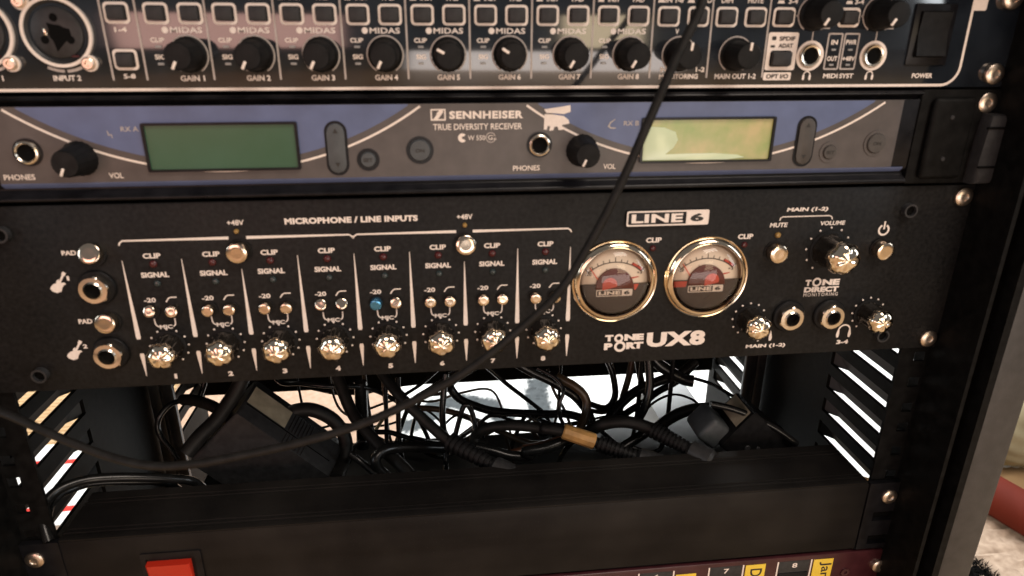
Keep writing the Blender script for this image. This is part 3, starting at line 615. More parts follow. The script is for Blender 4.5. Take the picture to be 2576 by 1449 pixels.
# instrument inputs
def hexjack(x, z, rad=8.3, rot=0.3):
    j = MB().lathe([(0.1, -0.05), (rad, -0.05), (rad, -0.9), (rad-0.5, -1.5), (rad-2, -1.6), (0.1, -1.6)], x, z, 44).build('instrument_jack', 'matte', pre, (x, 0, z))
    hx = [(x+6.7*math.cos(rot+PI/3*i), z+6.7*math.sin(rot+PI/3*i)) for i in range(6)]
    hexo = []
    for i in range(6):
        a, b = hx[i], hx[(i+1) % 6]; hexo += [(a[0]+(b[0]-a[0])*t/6, a[1]+(b[1]-a[1])*t/6) for t in range(6)]
    inner = [(x+3.5*math.cos(rot+2*PI*i/36), z+3.5*math.sin(rot+2*PI*i/36)) for i in range(36)]
    mid = [(x+(a-x)*min(1, 5.9/math.hypot(a-x, b-z)), z+(b-z)*min(1, 5.9/math.hypot(a-x, b-z))) for a, b in hexo]
    q = MB(); n = 36
    lay = [[(a, -1.5, b) for a, b in hexo], [(a, -4.3, b) for a, b in hexo], [(a, -4.8, b) for a, b in mid], [(x+(a-x)*1.18, -4.9, z+(b-z)*1.18) for a, b in inner], [(a, -5.5, b) for a, b in inner], [(a, -1.0, b) for a, b in inner]]
    fs = [(k*n+i, k*n+(i+1) % n, (k+1)*n+(i+1) % n, (k+1)*n+i) for k in range(5) for i in range(n)]
    q.add(sum(lay, []), fs); q.build('hex_nut', 'nickel', j, (x, -3, z), ang=25)
    MB().lathe([(0.1, -2.2), (3.6, -2.2)], x, z, 30, close=False).build('hole', 'void', j, (x, -2, z))
hexjack(-172.6, 51.1, 8.0, 0.25); hexjack(-173.1, 19.0, 8.0, 0.2); hexjack(152.5, 22.7, 8.4, 0.45); hexjack(174.2, 22.4, 8.4, 0.5)
pbutton(-171.2, 66.5, 4.5, 4.4, tilt=-20); pbutton(-171.2, 34.6, 4.5, 4.4, tilt=-5)
T('PAD', -184.0, -178.0, 66.2, 68.3, bold=0.04); T('PAD', -184.0, -178.1, 33.8, 36.1, bold=0.04)
def guitar(x, z, n_):
    q = MB()
    body = [(-3.2, -3.3), (-1.4, -4.2), (0.6, -3.6), (1.2, -2.0), (2.2, -0.6), (3.2, -0.2), (2.6, 0.6), (1.3, 0.5), (0.5, 1.0), (0.7, 2.2), (-0.4, 1.6), (-0.8, 0.4), (-2.0, 0.0), (-3.2, -1.0), (-3.8, -2.2)]
    q.flat([(x+a, z+b) for a, b in body], YP); q.stroke([(x+0.4, z+0.2), (x+2.9, z+4.2)], 0.9, YP-0.01); q.stroke([(x+2.7, z+3.9), (x+3.6, z+5.3)], 1.5, YP-0.02)
    q.build('guitar_symbol', 'print', pre, (x, YP, z)); T(n_, x+4.0, x+(5.0 if n_ == '1' else 5.9), z+1.4, z+3.5, bold=0.04)
guitar(-188.4, 53.2, '1'); guitar(-188.7, 20.2, '2')
# level meters
def meter(cx, cz, n_):
    m_ = MB().lathe([(21.0, 0.1), (21.0, -0.9), (20.7, -1.3), (20.3, -1.2), (20.2, -0.9)], cx, cz, 72, close=False).build('level_meter', 'brass', pre, (cx, 0, cz))
    MB().lathe([(20.3, -0.8), (19.9, -1.6), (19.2, -2.5), (18.3, -3.1), (17.6, -3.2), (17.3, -2.8), (17.2, -0.3)], cx, cz, 72, close=False).build('reflector_ring', 'brass', m_, (cx, 0, cz), ang=60)
    MB().lathe([(0.1, -0.25), (17.4, -0.25)], cx, cz, 72, close=False).build('dial_face', 'paper', m_, (cx, -0.25, cz))
    pts = circ(0, 0, 17.3, 40, math.radians(180+12), math.radians(360-12), False)
    low = [(cx+a, cz+b) for a, b in pts]+[(cx+17.0, cz-1.5), (cx-17.0, cz-1.5)]
    MB().prism([(cx-17.1, cz-1.2)]+low[:40]+[(cx+17.1, cz-1.2)], -1.2, -0.3).build('lower_cover', 'cover_dark', m_, (cx, -1, cz-8))
    MB().prism(circ(cx, cz-2.6, 9.2, 24, 0.0, PI, False)+[(cx-9.2, cz-3.5), (cx+9.2, cz-3.5)], -1.9, -0.3, 0.3).build('red_dome', 'maroon_clear', m_, (cx, -1, cz))
    q = MB(); q.flat(circ(cx+(-2.5 if n_ == 0 else 2.6), cz-1.2, 3.6, 20, -0.3, PI, False)+[(cx+(-6 if n_ == 0 else -1), cz-4)], -1.95); q.flat([(cx+(9.5 if n_ == 0 else -16.5), cz-1.4), (cx+(12 if n_ == 0 else -9.5), cz-1.4), (cx+(10.6 if n_ == 0 else -10), cz-4.4), (cx+(9.8 if n_ == 0 else -16.3), cz-4.4)], -1.3)
    q.build('red_plastic', 'red_ink', m_, (cx, -1.9, cz))
    q = MB(); a0, a1 = math.radians(132), math.radians(48); q.stroke(circ(cx, cz-9.5, 19.2, 26, a0, a1, False), 0.45, -0.4)
    for i in range(11):
        a = a0+(a1-a0)*i/10; c_, s_ = math.cos(a), math.sin(a); q.stroke([(cx+19.2*c_, cz-9.5+19.2*s_), (cx+(20.8+0.8*(i % 5 == 0))*c_, cz-9.5+(20.8+0.8*(i % 5 == 0))*s_)], 0.35, -0.41)
    text(None, 'LEVEL', cx-4.2, cx+3.6, cz+4.4, cz+6.4, y=-0.42, mb=q, bold=0.01); text(None, '-20', cx-14.4, cx-11.4, cz+3.2, cz+4.8, y=-0.42, mb=q, bold=0.01); text(None, '+3', cx+10.8, cx+13.4, cz+3.4, cz+4.8, y=-0.42, mb=q, bold=0.01)
    q.build('scale_print', 'dark_print', m_, (cx, -0.4, cz))
    q = MB(); q.stroke(circ(cx, cz-9.5, 19.9, 10, math.radians(66), math.radians(48), False), 1.5, -0.38); q.stroke([(cx+3.0, cz+1.6), (cx+6.5, cz+1.0), (cx+12, cz+2.0)], [0.6, 1.1, 0.4], -0.39); q.build('red_zone', 'red_ink', m_, (cx, -0.38, cz))
    MB().tube([(cx-6.6, -0.9, cz-1.0), (cx-12.4, -0.9, cz+7.4)], 0.28, 6).build('needle', 'needle_red', m_, (cx, -0.9, cz))
    lx, lz, lw, lh = cx-8.8, cz-7.4, 17.8, 3.5
    q = MB(); q.ring(rrect(lx, lx+lw, lz, lz+lh, 0.4), rrect(lx+0.4, lx+lw-0.4, lz+0.4, lz+lh-0.4, 0.3), -1.3, -1.1); q.flat(rrect(lx+12.6, lx+lw-0.3, lz+0.3, lz+lh-0.3, 0.3), -1.28); text(None, 'LINE', lx+1.2, lx+12.0, lz+0.8, lz+lh-0.8, y=-1.3, bold=0.05, space=1.05, mb=q); q.build('logo', 'print', m_, (cx, -1.3, lz))
    text(m_, '6', lx+13.6, lx+16.6, lz+0.8, lz+lh-0.8, y=-1.35, m='dark_print', bold=0.04)
    prof = [(17.5, -3.1), (17.3, -3.9), (16.2, -5.2), (14.0, -6.6), (10.5, -7.9), (5.5, -8.7), (0.1, -9.0)]
    MB().lathe(prof, cx, cz, 72, close=False).build('clear_lens', 'glass', m_, (cx, -4, cz), ang=80)
M['maroon_clear'] = mat('dark_red_plastic', (0.10, 0.012, 0.010), 0.3); M['needle_red'] = mat('red_needle', (0.75, 0.16, 0.09), 0.5)
meter(61.0, 45.0, 0); meter(106.6, 45.4, 1)
T('CLIP', 75.2, 82.8, 63.8, 66.3, bold=0.04); T('CLIP', 120.5, 128.1, 64.2, 66.7, bold=0.04); pled(78.8, 61.0, 'red_led'); pled(124.2, 61.3, 'red_led')
# badge
bd = MB().prism(rrect(64.6, 104.2, 72.4, 79.8, 0.9), -1.6, 0, 0.3).build('badge', 'black_frame', pre, (84, 0, 76))
q = MB(); q.ring(rrect(64.7, 104.1, 72.5, 79.7, 0.8), rrect(65.4, 103.4, 73.2, 79.0, 0.6), -1.85, -1.2); q.prism(rrect(93.2, 103.6, 73.0, 79.2, 0.3), -1.8, -1.2); q.build('badge_border', 'print', bd, (84, -1.7, 76))
text(bd, 'LINE', 67.0, 91.6, 74.0, 78.2, y=-1.75, bold=0.04, space=1.06); text(bd, '6', 95.2, 101.6, 74.2, 78.1, y=-1.9, m='dark_print', bold=0.05)
T('T', 58.2, 62.4, 12.9, 16.4, bold=0.07); T('NE', 68.0, 78.0, 12.9, 16.4, bold=0.07); T('P', 57.9, 62.2, 8.2, 11.9, bold=0.07); T('RT', 69.2, 78.0, 8.2, 11.9, bold=0.07)
q = MB(); q.stroke(circ(65.2, 14.4, 1.7, 24), 1.2, YP, True); q.stroke(circ(66.0, 9.8, 2.3, 24), 1.3, YP-0.02, True); q.build('logo_rings', 'print', pre, (65.5, YP, 12))
T('UX8', 79.6, 110.0, 8.6, 16.8, bold=0.055, space=1.12)
# right section
T('MAIN (1-2)', 143.3, 164.0, 76.7, 79.1, bold=0.04, shear=0.15); T('MUTE', 135.9, 144.6, 69.6, 71.8, bold=0.03, shear=0.1); T('VOLUME', 161.2, 173.9, 69.9, 72.0, bold=0.03, shear=0.1)
MB().stroke([(140.4, 72.8), (140.6, 74.0), (141.6, 74.7), (165.4, 74.7), (166.6, 74.0), (167.0, 72.8)], 0.5, YP).build('bracket_line', 'print', pre, (153, YP, 74))
pled(140.5, 65.7, 'amber', 1.4); pbutton(140.2, 57.4, 4.5, 5.0); pbutton(194.9, 57.2, 4.5, 5.0)
cknob(167.5, 57.4, 8.3, 16.5, 0.2, 11.2); cknob(131.9, 21.7, 6.6, 13.0, 0.5, 8.6); cknob(195.8, 22.1, 6.5, 12.6, 0.1, 8.6)
q = MB(); q.stroke(circ(194.9, 66.7, 2.5, 26, math.radians(118), math.radians(422), False), 0.95, YP); q.stroke([(194.9, 67.0), (194.9, 71.0)], 0.85, YP); q.build('power_symbol', 'print', pre, (195, YP, 67))
T('T', 158.9, 161.9, 38.6, 41.8, bold=0.06); T('NE', 167.8, 177.0, 38.6, 41.8, bold=0.06); MB().stroke(circ(164.9, 40.4, 1.9, 24), 1.0, YP, True).build('logo_ring', 'print', pre, (165, YP, 40)); T('DIRECT', 158.8, 177.1, 35.0, 37.9, bold=0.06); T('MONITORING', 158.9, 177.2, 32.8, 34.6, bold=0.0, space=1.3)
T('MAIN (1-2)', 132.3, 153.6, 4.9, 7.4, bold=0.04); T('3-4', 181.6, 188.1, 5.2, 7.6, bold=0.05)
def bigphones(x, z):
    q = MB(); q.stroke(circ(x, z+1.2, 3.1, 18, 0.0, PI, False), 0.8, YP)
    for k in (-1, 1): q.flat([(x+k*2.6, z+1.4), (x+k*3.5, z+1.6), (x+k*4.1, z-1.0), (x+k*3.6, z-2.8), (x+k*2.6, z-2.6), (x+k*2.4, z-1.2)], YP-0.01)
    q.build('headphones_symbol', 'print', pre, (x, YP, z))
bigphones(184.6, 11.8); bigphones(141.6, 11.8)
for x in (-205.2, 205.2):
    for z in (76.6, 9.8):
        s_ = MB().ring(circ(x, z, 3.4, 26), circ(x, z, 2.5, 26), -3.0, 0.1).build('hex_bolt', 'button', pre, (x, 0, z)); MB().lathe([(0.1, -1.4), (2.6, -1.4)], x, z, 6, close=False).build('socket', 'void', s_, (x, -1.4, z))
ear_screws(pre, (82.55, 6.35))

# ================================================================== 4. power strip
pdu = thing('power_strip', (0, 0, -133), 'black rack power strip with a lit red rocker switch', 'power strip')
MB().box(-220.5, 219.3, 0, 2.6, -132.8, -86.2, 0.4).build('front_panel', 'alu', pdu, (0, 0, -110))
def groove(y): return [(y-1.0, -85.0), (y-0.7, -86.0), (y+0.7, -86.0), (y+1.0, -85.0)]
top = [(2.8, -131.5), (2.8, -86.9), (0.2, -86.1), (0.1, -85.3), (0.8, -85.0)]
for y in (4.4, 7.4, 28.0, 31.0): top += groove(y)
top += [(38.2, -85.0), (38.9, -85.6), (38.9, -131.5)]
MB().extx(top, -219.5, 218.5).build('housing', 'alu', pdu, (0, 20, -108))
for sgn in (-1, 1):
    x0, x1 = sorted((sgn*219.6, sgn*243)); hs = (-109.3, -126.4)
    q = MB(); xa, xb = sorted((sgn*225.5, sgn*241.2))
    q.box(x0, xa, -0.8, 2.4, -133, -85.6); q.box(xb, x1, -0.8, 2.4, -133, -85.6); z = -133
    for c in sorted(hs): q.box(xa, xb, -0.8, 2.4, z, c-3.2); z = c+3.2
    q.box(xa, xb, -0.8, 2.4, z, -85.6)
    e_ = q.build('rack_ear', 'black_frame', pdu, (sgn*231, 0, -109))
    MB().box(xa, xb, 2.5, 2.9, -132, -100).build('slot_back', 'void', e_, (sgn*233, 2.7, -117))
q = MB(); q.ring(rrect(-182.6, -152.2, -131, -97.0, 1.0), rrect(-180.0, -155.6, -129, -100.6, 0.6), -0.8, 0.1); swf = q.build('rocker_switch', 'black_frame', pdu, (-167, 0, -114))
q = MB(); x0, x1 = -179.6, -157.6
n_ = 14; pr = []
for i in range(n_+1):                                   # concave rocker, upper end standing out
    t_ = i/n_; pr.append((-3.9*(1-t_)**1.3-0.9*t_**2-0.9*math.sin(PI*t_)*0.2, -102.8-25.6*t_))
pr = [(0.6, -102.4)]+pr+[(0.6, -128.8)]
m_ = len(pr); vs = []
for xx, k in ((x0, 0.75), (x0+0.5, 0.95), (x0+1.3, 1.0), (x1-1.3, 1.0), (x1-0.5, 0.95), (x1, 0.75)): vs += [(xx, y*k if y < 0 else y, z) for y, z in pr]
q.add(vs, [(k*m_+i, k*m_+i+1, (k+1)*m_+i+1, (k+1)*m_+i) for k in range(5) for i in range(m_-1)]+[tuple(range(m_-1, -1, -1)), tuple(5*m_+i for i in range(m_))])
q.build('rocker', 'red_switch', swf, (-168, -1, -115), ang=50)
MB().stroke(circ(-175.6, -112.6, 1.9, 24), 0.5, -3.2, True).build('off_symbol', 'print', swf, (-175.6, -2.4, -112.6))
for x in (-232.55, 233.0): rack_screw(pdu, x, -95.3, 0.6)

# ================================================================== 5. maroon mixer below
mx_ = thing('rack_mixer', (0, 0, -180), 'maroon rack mixer with yellow name labels at the bottom right', 'mixer')
MB().box(-242, 242.2, -0.2, 3, -180, -135.3, 1.0).build('faceplate', 'maroon', mx_, (0, 0, -157))
MB().box(-190, 190.5, 3, 150, -180, -137).build('chassis', 'steel', mx_, (0, 76, -158)); MB().box(150, 190.3, 150.2, 215, -180, -137.3).build('chassis_rear', 'steel', mx_, (115, 182, -158))
for k, n_ in enumerate(('1', '2', '3', '4', '5', '6', '7', '8')):
    x = 171.6-42.7*(7-k); b = MB().box(x+1.3, x+20.6, -0.35, 0.2, -178, -138.4, 0.1).build('channel_field', 'plastic', mx_, (x+11, 0, -150))
    MB().box(x+1.6, x+20.2, -0.9, -0.2, -178, -147.0, 0.25).build('slot_cover', 'matte', b, (x+11, 0, -160))
    text(b, n_, x+9.6, x+12.8, -143.4, -139.9, y=-0.5, bold=0.02)
    for dx in (0.5, 21.6): MB().stroke([(x+dx, -138.2), (x+dx, -178)], 0.9, -0.36).build('divider_line', 'print', mx_, (x+dx, -0.36, -150))
    if k < 5: continue
    zt = -138.7 if k != 5 else -141.4
    l_ = MB().box(x+23.0, x+35.4, -0.55, -0.21, -178, zt, 0.05).build('name_label', 'yellow', mx_, (x+29, -0.4, -150))
    if k == 7: text(l_, 'Jan', x+26.8, x+34.6, -153.4, -140.6, y=-0.65, m='dark_print', bold=0.01, turn=True)
    if k == 6: text(l_, 'D', x+26.2, x+33.4, -147.6, -141.6, y=-0.65, m='dark_print', bold=0.01, turn=True)
q = MB(); q.ring(circ(216.3, -150.2, 2.6, 24), circ(216.3, -150.2, 1.2, 24), -1.0, 0); q.build('small_screw', 'maroon', mx_, (216, 0, -150))
rack_screw(mx_, 237.6, -147.2, 1.1); rack_screw(mx_, -232.5, -147.2, 1.1)

# cable runs measured in mm: (diameter, material, label, points)
CABLES = [
  (7, 'rubber', 'thick black cord running diagonally into the middle ribbed boot', [(-67.2, 110.0, -42.1), (-61.7, 95.0, -48.4), (-51.2, 80.0, -55.7), (-43.1, 72.0, -61.6), (-34.1, 68.0, -70.0), (-23.9, 62.0, -77.8), (-19.3, 60.0, -80.9)]),
  (8, 'rubber', 'thick black cord slanting down just right of the big looped cord beside the left adapter', [(-95.0, 115.0, -51.5), (-89.7, 105.0, -61.3), (-82.5, 95.0, -76.5), (-73.1, 85.0, -85.2), (-62.2, 75.0, -93.6), (-54.2, 68.0, -97.2), (-44.7, 58.0, -102.1)]),
  (8, 'gloss', 'black cord bent in a hairpin lying low left of the middle ribbed boot', [(-57.8, 60.0, -105.3), (-64.3, 60.0, -97.0), (-65.5, 62.0, -90.7), (-61.2, 66.0, -88.2), (-53.9, 70.0, -89.4), (-41.0, 74.0, -92.7), (-23.0, 80.0, -98.5)]),
  (5, 'gloss', 'black cord hanging straight down behind the crossing of the two diagonal cords', [(-20.6, 100.0, -54.8), (-23.1, 95.0, -71.7), (-23.8, 92.0, -82.9), (-23.2, 90.0, -93.4), (-22.6, 88.0, -101.0), (-22.8, 80.0, -111.8), (-22.5, 66.0, -113.4)]),
  (7, 'gloss', 'long black cord sagging in front of the white rug across the middle of the gap', [(-18.6, 120.0, -67.9), (-17.5, 120.0, -77.0), (-11.8, 118.0, -84.5), (-2.1, 116.0, -89.3), (11.1, 114.0, -93.5), (31.0, 112.0, -95.5), (51.0, 110.0, -96.3), (60.4, 108.0, -95.2), (71.8, 104.0, -96.6), (82.8, 98.0, -100.4)]),
  (5, 'brown', 'brown cord crossing low over the rug behind the arched cord', [(-42.7, 125.0, -94.4), (-28.7, 125.0, -96.1), (-15.4, 122.0, -98.2), (-2.2, 118.0, -102.1), (10.8, 112.0, -106.2), (23.5, 105.0, -109.5), (36.0, 98.0, -111.2), (46.3, 90.0, -106.8), (51.7, 84.0, -103.5)]),
  (4, 'gloss', 'thin black cord standing up in a narrow upside-down U arch', [(-17.3, 85.0, -98.6), (-13.7, 88.0, -86.1), (-10.2, 90.0, -75.3), (-7.4, 90.0, -73.2), (-4.7, 90.0, -77.8), (-3.0, 88.0, -84.7), (-2.3, 82.0, -94.0)]),
  (3, 'gloss', 'thin black lead with a wavy top right of the narrow arch', [(-13.1, 98.0, -103.8), (-3.3, 98.0, -97.0), (3.3, 98.0, -90.6), (9.7, 98.0, -86.5), (16.2, 98.0, -87.4), (22.7, 98.0, -87.5), (29.0, 97.0, -86.9), (35.4, 96.0, -89.3), (44.4, 94.0, -96.1)]),
  (7, 'rubber', 'black cord looping left then back to the boot below the tan tape', [(3.8, 72.0, -93.5), (-2.2, 74.0, -92.3), (-3.2, 76.0, -88.5), (3.0, 76.0, -83.2), (13.8, 74.0, -80.2), (25.8, 72.0, -79.9), (44.2, 68.0, -81.2), (39.9, 66.0, -78.8), (52.6, 62.0, -79.5), (60.8, 60.0, -82.0), (70.0, 57.0, -84.8), (74.1, 56.0, -86.2)]),
  (8, 'gloss', 'thick glossy black cord lying lowest in the tangle under the tan tape', [(-3.0, 70.0, -92.4), (7.1, 68.0, -94.6), (19.1, 66.0, -98.1), (31.3, 65.0, -98.3), (27.7, 64.0, -94.3), (39.9, 64.0, -92.7), (51.2, 66.0, -90.2), (60.6, 70.0, -88.9)]),
  (6, 'redbrown', 'reddish brown cord emerging low between black cords by the tan tape', [(20.3, 76.0, -103.3), (30.0, 78.0, -102.1), (29.6, 78.0, -101.2), (41.3, 80.0, -100.8), (53.8, 82.0, -98.6), (62.5, 84.0, -97.5)]),
  (8, 'gloss', 'thick black cord descending steeply just left of the bent brown cord', [(27.0, 112.0, -55.1), (38.6, 110.0, -62.0), (49.6, 108.0, -67.4), (59.3, 106.0, -73.5), (67.1, 104.0, -78.8), (73.6, 102.0, -86.3), (77.0, 98.0, -92.4), (78.6, 92.0, -98.6)]),
  (7, 'brown', 'brown cord bent over in front of the rug above the tan tape', [(53.7, 102.0, -62.1), (59.9, 100.0, -65.0), (65.5, 98.0, -67.9), (71.1, 96.0, -72.9), (73.7, 94.0, -79.3), (72.0, 90.0, -86.4), (66.4, 82.0, -92.8)]),
  (3, 'gloss', 'thin black lead forming a long slim loop before the grey stripe of the rug', [(40.2, 100.0, -53.8), (50.6, 96.0, -58.7), (55.6, 93.0, -63.8), (56.5, 90.0, -67.9), (53.8, 88.0, -74.5), (53.7, 86.0, -82.7), (56.7, 84.0, -89.7)]),
  (5, 'gloss', 'black cord making a J shaped hook in front of the bright rug', [(95.5, 130.0, -65.8), (99.0, 128.0, -74.2), (101.1, 126.0, -83.4), (101.5, 124.0, -91.7), (98.5, 122.0, -98.3), (92.8, 120.0, -99.9), (81.8, 116.0, -93.7)]),
  (4, 'brown', 'thinner brown cord following under the J shaped black hook', [(99.5, 134.0, -69.7), (102.9, 130.0, -84.2), (103.8, 128.0, -95.8), (99.0, 124.0, -103.5), (91.9, 121.0, -104.1), (81.6, 117.0, -99.4)]),
  (6, 'brown', 'brownish cord hanging almost straight right of the J shaped hook', [(121.5, 150.0, -74.3), (119.5, 148.0, -86.1), (116.7, 146.0, -97.1), (112.6, 140.0, -104.1), (108.7, 132.0, -110.7), (106.5, 126.0, -113.4)]),
  (8, 'gloss', 'thick black cord rising to the right towards the light grey metal sheet', [(159.4, 122.0, -66.7), (147.3, 118.0, -73.9), (138.7, 117.0, -76.0), (126.4, 115.0, -78.8), (114.0, 112.0, -82.5), (104.3, 108.0, -87.2), (94.8, 102.0, -93.0), (87.6, 96.0, -98.7)]),
  (6, 'gloss', 'short black cord parallel to and below the cord rising to the grey sheet', [(161.3, 132.0, -76.7), (149.1, 128.0, -85.7), (134.6, 126.0, -92.5), (124.4, 122.0, -97.5), (112.9, 118.0, -101.6), (104.9, 114.0, -104.2), (95.1, 108.0, -106.9)]),
  (7, 'gloss', 'black cord hanging down at the left edge of the light grey metal sheet', [(117.4, 105.0, -51.3), (118.3, 102.0, -61.4), (118.4, 99.0, -70.9), (116.6, 96.0, -80.2), (112.6, 92.0, -87.3), (106.4, 86.0, -91.4)]),
  (8, 'rubber', 'thick black cord humped over to the ribbed boot right of the tan tape', [(68.6, 72.0, -89.3), (73.5, 72.0, -85.3), (80.9, 70.0, -80.6), (89.7, 68.0, -78.5), (98.5, 66.0, -78.9), (106.5, 63.0, -80.7), (111.3, 60.0, -81.6)]),
  (8, 'rubber', 'thick black cord arching over the light grey metal sheet to the right adapter', [(124.9, 95.0, -103.7), (131.9, 95.0, -97.2), (141.2, 94.0, -91.1), (150.3, 92.0, -87.5), (158.7, 88.0, -85.2), (161.2, 82.0, -83.3), (166.3, 76.0, -87.8)]),
  (10, 'gloss', 'fat glossy black cord end poking down above the light grey metal sheet', [(125.0, 120.0, -59.3), (131.2, 118.0, -66.1), (140.9, 116.0, -72.5), (149.0, 114.0, -76.5), (155.0, 112.0, -77.2)]),
  (5, 'gloss', 'slim black cord running down to the right across the right adapter', [(145.5, 60.0, -64.0), (155.3, 58.0, -65.9), (165.2, 56.0, -69.0), (178.0, 53.0, -74.6), (188.6, 50.0, -80.4), (199.9, 46.0, -88.6)]),
  (8, 'gloss', 'black cord slanting up to the boot behind the tan taped plug', [(92.9, 72.0, -102.1), (100.3, 74.0, -98.8), (107.8, 76.0, -95.4), (115.3, 80.0, -93.4)]),
  (6, 'gloss', 'short black cord dropping behind the hanging brownish cord', [(121.1, 140.0, -69.2), (124.0, 140.0, -82.9), (127.5, 140.0, -95.2), (131.4, 136.0, -104.6)]),
  (9, 'rubber', 'big black cord arched in a loop right beside the left adapter', [(-122.1, 85.0, -70.6), (-116.2, 86.0, -68.2), (-107.6, 87.0, -68.3), (-99.3, 88.0, -72.6), (-92.2, 88.0, -79.4), (-87.3, 86.0, -88.4), (-86.4, 82.0, -96.6), (-88.3, 74.0, -102.4), (-90.2, 60.0, -102.7)]),
  (10, 'gloss', 'short thick black plug lead hanging beside the looped cord at the left', [(-78.0, 115.0, -65.4), (-78.5, 114.0, -81.0), (-78.8, 112.0, -96.2), (-79.2, 110.0, -108.7), (-79.9, 109.0, -114.1)]),
  (3, 'gloss', 'thin black lead curling under the looped cord near the left adapter', [(-74.4, 90.0, -96.4), (-78.1, 90.0, -96.5), (-82.4, 88.0, -99.6), (-84.2, 84.0, -104.8), (-87.4, 78.0, -107.6), (-90.3, 72.0, -108.1)]),
  (3.5, 'gloss', 'thin black lead hanging vertically left of the twin thin lead', [(-61.0, 110.0, -67.2), (-61.7, 108.0, -84.4), (-62.0, 105.0, -97.4), (-62.4, 100.0, -109.2)]),
  (4, 'gloss', 'black twin lead hanging vertically under the crossing cords', [(-52.6, 112.0, -61.6), (-53.4, 110.0, -82.4), (-53.9, 106.0, -97.1), (-53.3, 100.0, -106.1), (-52.1, 92.0, -112.1), (-49.6, 84.0, -112.6)]),
  (3, 'cream', 'pale yellow lead bent behind the hanging thin black leads', [(-64.3, 125.0, -99.2), (-67.1, 124.0, -103.1), (-70.2, 122.0, -107.1), (-73.0, 120.0, -111.1)]),
  (4, 'gloss', 'thin black lead running low and level to the middle ribbed boot', [(-71.4, 100.0, -96.2), (-60.7, 100.0, -96.9), (-53.1, 98.0, -98.4), (-41.8, 95.0, -101.3), (-31.7, 92.0, -102.3), (-24.1, 88.0, -100.9)]),
  (4, 'gloss', 'thin black lead curling in front of the left rear rail', [(-173.4, 105.0, -52.9), (-179.5, 100.0, -65.9), (-186.0, 95.0, -61.7), (-191.7, 90.0, -61.4), (-196.7, 86.0, -66.0), (-199.0, 84.0, -72.8), (-197.1, 82.0, -79.8), (-192.6, 80.0, -86.4), (-188.9, 78.0, -93.7)]),
  (9, 'rubber', 'thick black cord falling down left from the top of the left adapter', [(-139.5, 75.0, -33.3), (-143.7, 72.0, -42.2), (-149.2, 68.0, -49.9), (-156.3, 62.0, -58.0), (-164.0, 56.0, -63.9), (-171.1, 50.0, -71.0)]),
  (7, 'rubber', 'black cord with ribbed sleeve leading from the left adapter to the rear rail', [(-150.5, 72.0, -63.3), (-158.1, 76.0, -58.7), (-165.6, 80.0, -56.6), (-175.2, 86.0, -56.9), (-185.0, 94.0, -60.3)]),
  (3, 'gloss', 'thin black lead kinked up behind the diagonal cord under the preamp', [(-51.8, 140.0, -92.5), (-46.0, 138.0, -87.8), (-38.9, 136.0, -82.0), (-32.6, 134.0, -75.5), (-26.3, 132.0, -68.7)]),
  (5, 'gloss', 'short black lead bent low between the hairpin cord and the power strip', [(-81.6, 66.0, -88.8), (-74.9, 64.0, -94.2), (-66.1, 58.0, -99.6), (-63.2, 54.0, -102.5)]),
  (6, 'gloss', 'outer black cord curving down into the left end of the power strip', [(-162.4, 62.0, -121.1), (-167.7, 50.0, -92.5), (-177.3, 44.0, -83.5), (-196.3, 36.0, -74.9), (-211.6, 31.0, -70.8), (-220.2, 26.0, -69.2), (-226.6, 20.0, -69.6), (-229.3, 14.0, -71.9), (-229.3, 9.0, -75.0), (-226.6, 4.0, -79.3), (-223.8, 0.0, -85.0)]),
  (5, 'gloss', 'inner black cord curving down into the left end of the power strip', [(-173.6, 58.0, -114.8), (-182.4, 48.0, -89.8), (-200.0, 42.0, -82.0), (-215.0, 36.0, -76.9), (-222.5, 31.0, -75.6), (-227.6, 25.0, -75.1), (-229.9, 19.0, -77.0), (-229.2, 13.0, -78.9), (-226.8, 7.0, -83.0), (-224.9, 3.0, -88.7)]),
  (3, 'gloss', 'thin black lead over the tall louvres at the right rear rail', [(159.3, 120.0, -79.6), (170.3, 118.0, -83.0), (174.3, 114.0, -84.0), (181.5, 110.0, -87.7), (187.6, 104.0, -90.1)]),
  (2, 'gloss', 'hair thin black lead looping above the middle ribbed boot', [(-29.1, 100.0, -101.0), (-21.7, 102.0, -93.7), (-14.5, 104.0, -89.5), (-6.1, 104.0, -92.3), (-0.5, 102.0, -99.7), (4.4, 98.0, -105.1)]),
  (2, 'gloss', 'hair thin lead crossing the tangle just above the tan tape', [(31.9, 96.0, -92.7), (43.9, 98.0, -90.2), (60.1, 100.0, -91.8), (75.0, 100.0, -96.6), (89.7, 100.0, -94.5), (104.2, 98.0, -96.5)]),
  (2.5, 'brown', 'fine brown lead dropping steeply behind the tan tape', [(52.2, 128.0, -70.1), (56.1, 124.0, -85.1), (63.3, 116.0, -98.0), (65.9, 100.0, -105.2)]),
  (2, 'gloss', 'hair thin black lead arcing over the grey metal sheet', [(113.2, 104.0, -103.2), (125.2, 108.0, -90.9), (140.1, 110.0, -86.0), (153.7, 108.0, -89.6), (162.8, 104.0, -97.1)]),
  (2.5, 'gloss', 'fine black lead swinging low between the hairpin cord and the arch', [(-47.1, 100.0, -102.8), (-38.3, 92.0, -107.8), (-27.6, 86.0, -109.7), (-18.1, 84.0, -106.0), (-11.6, 86.0, -100.4)]),
]
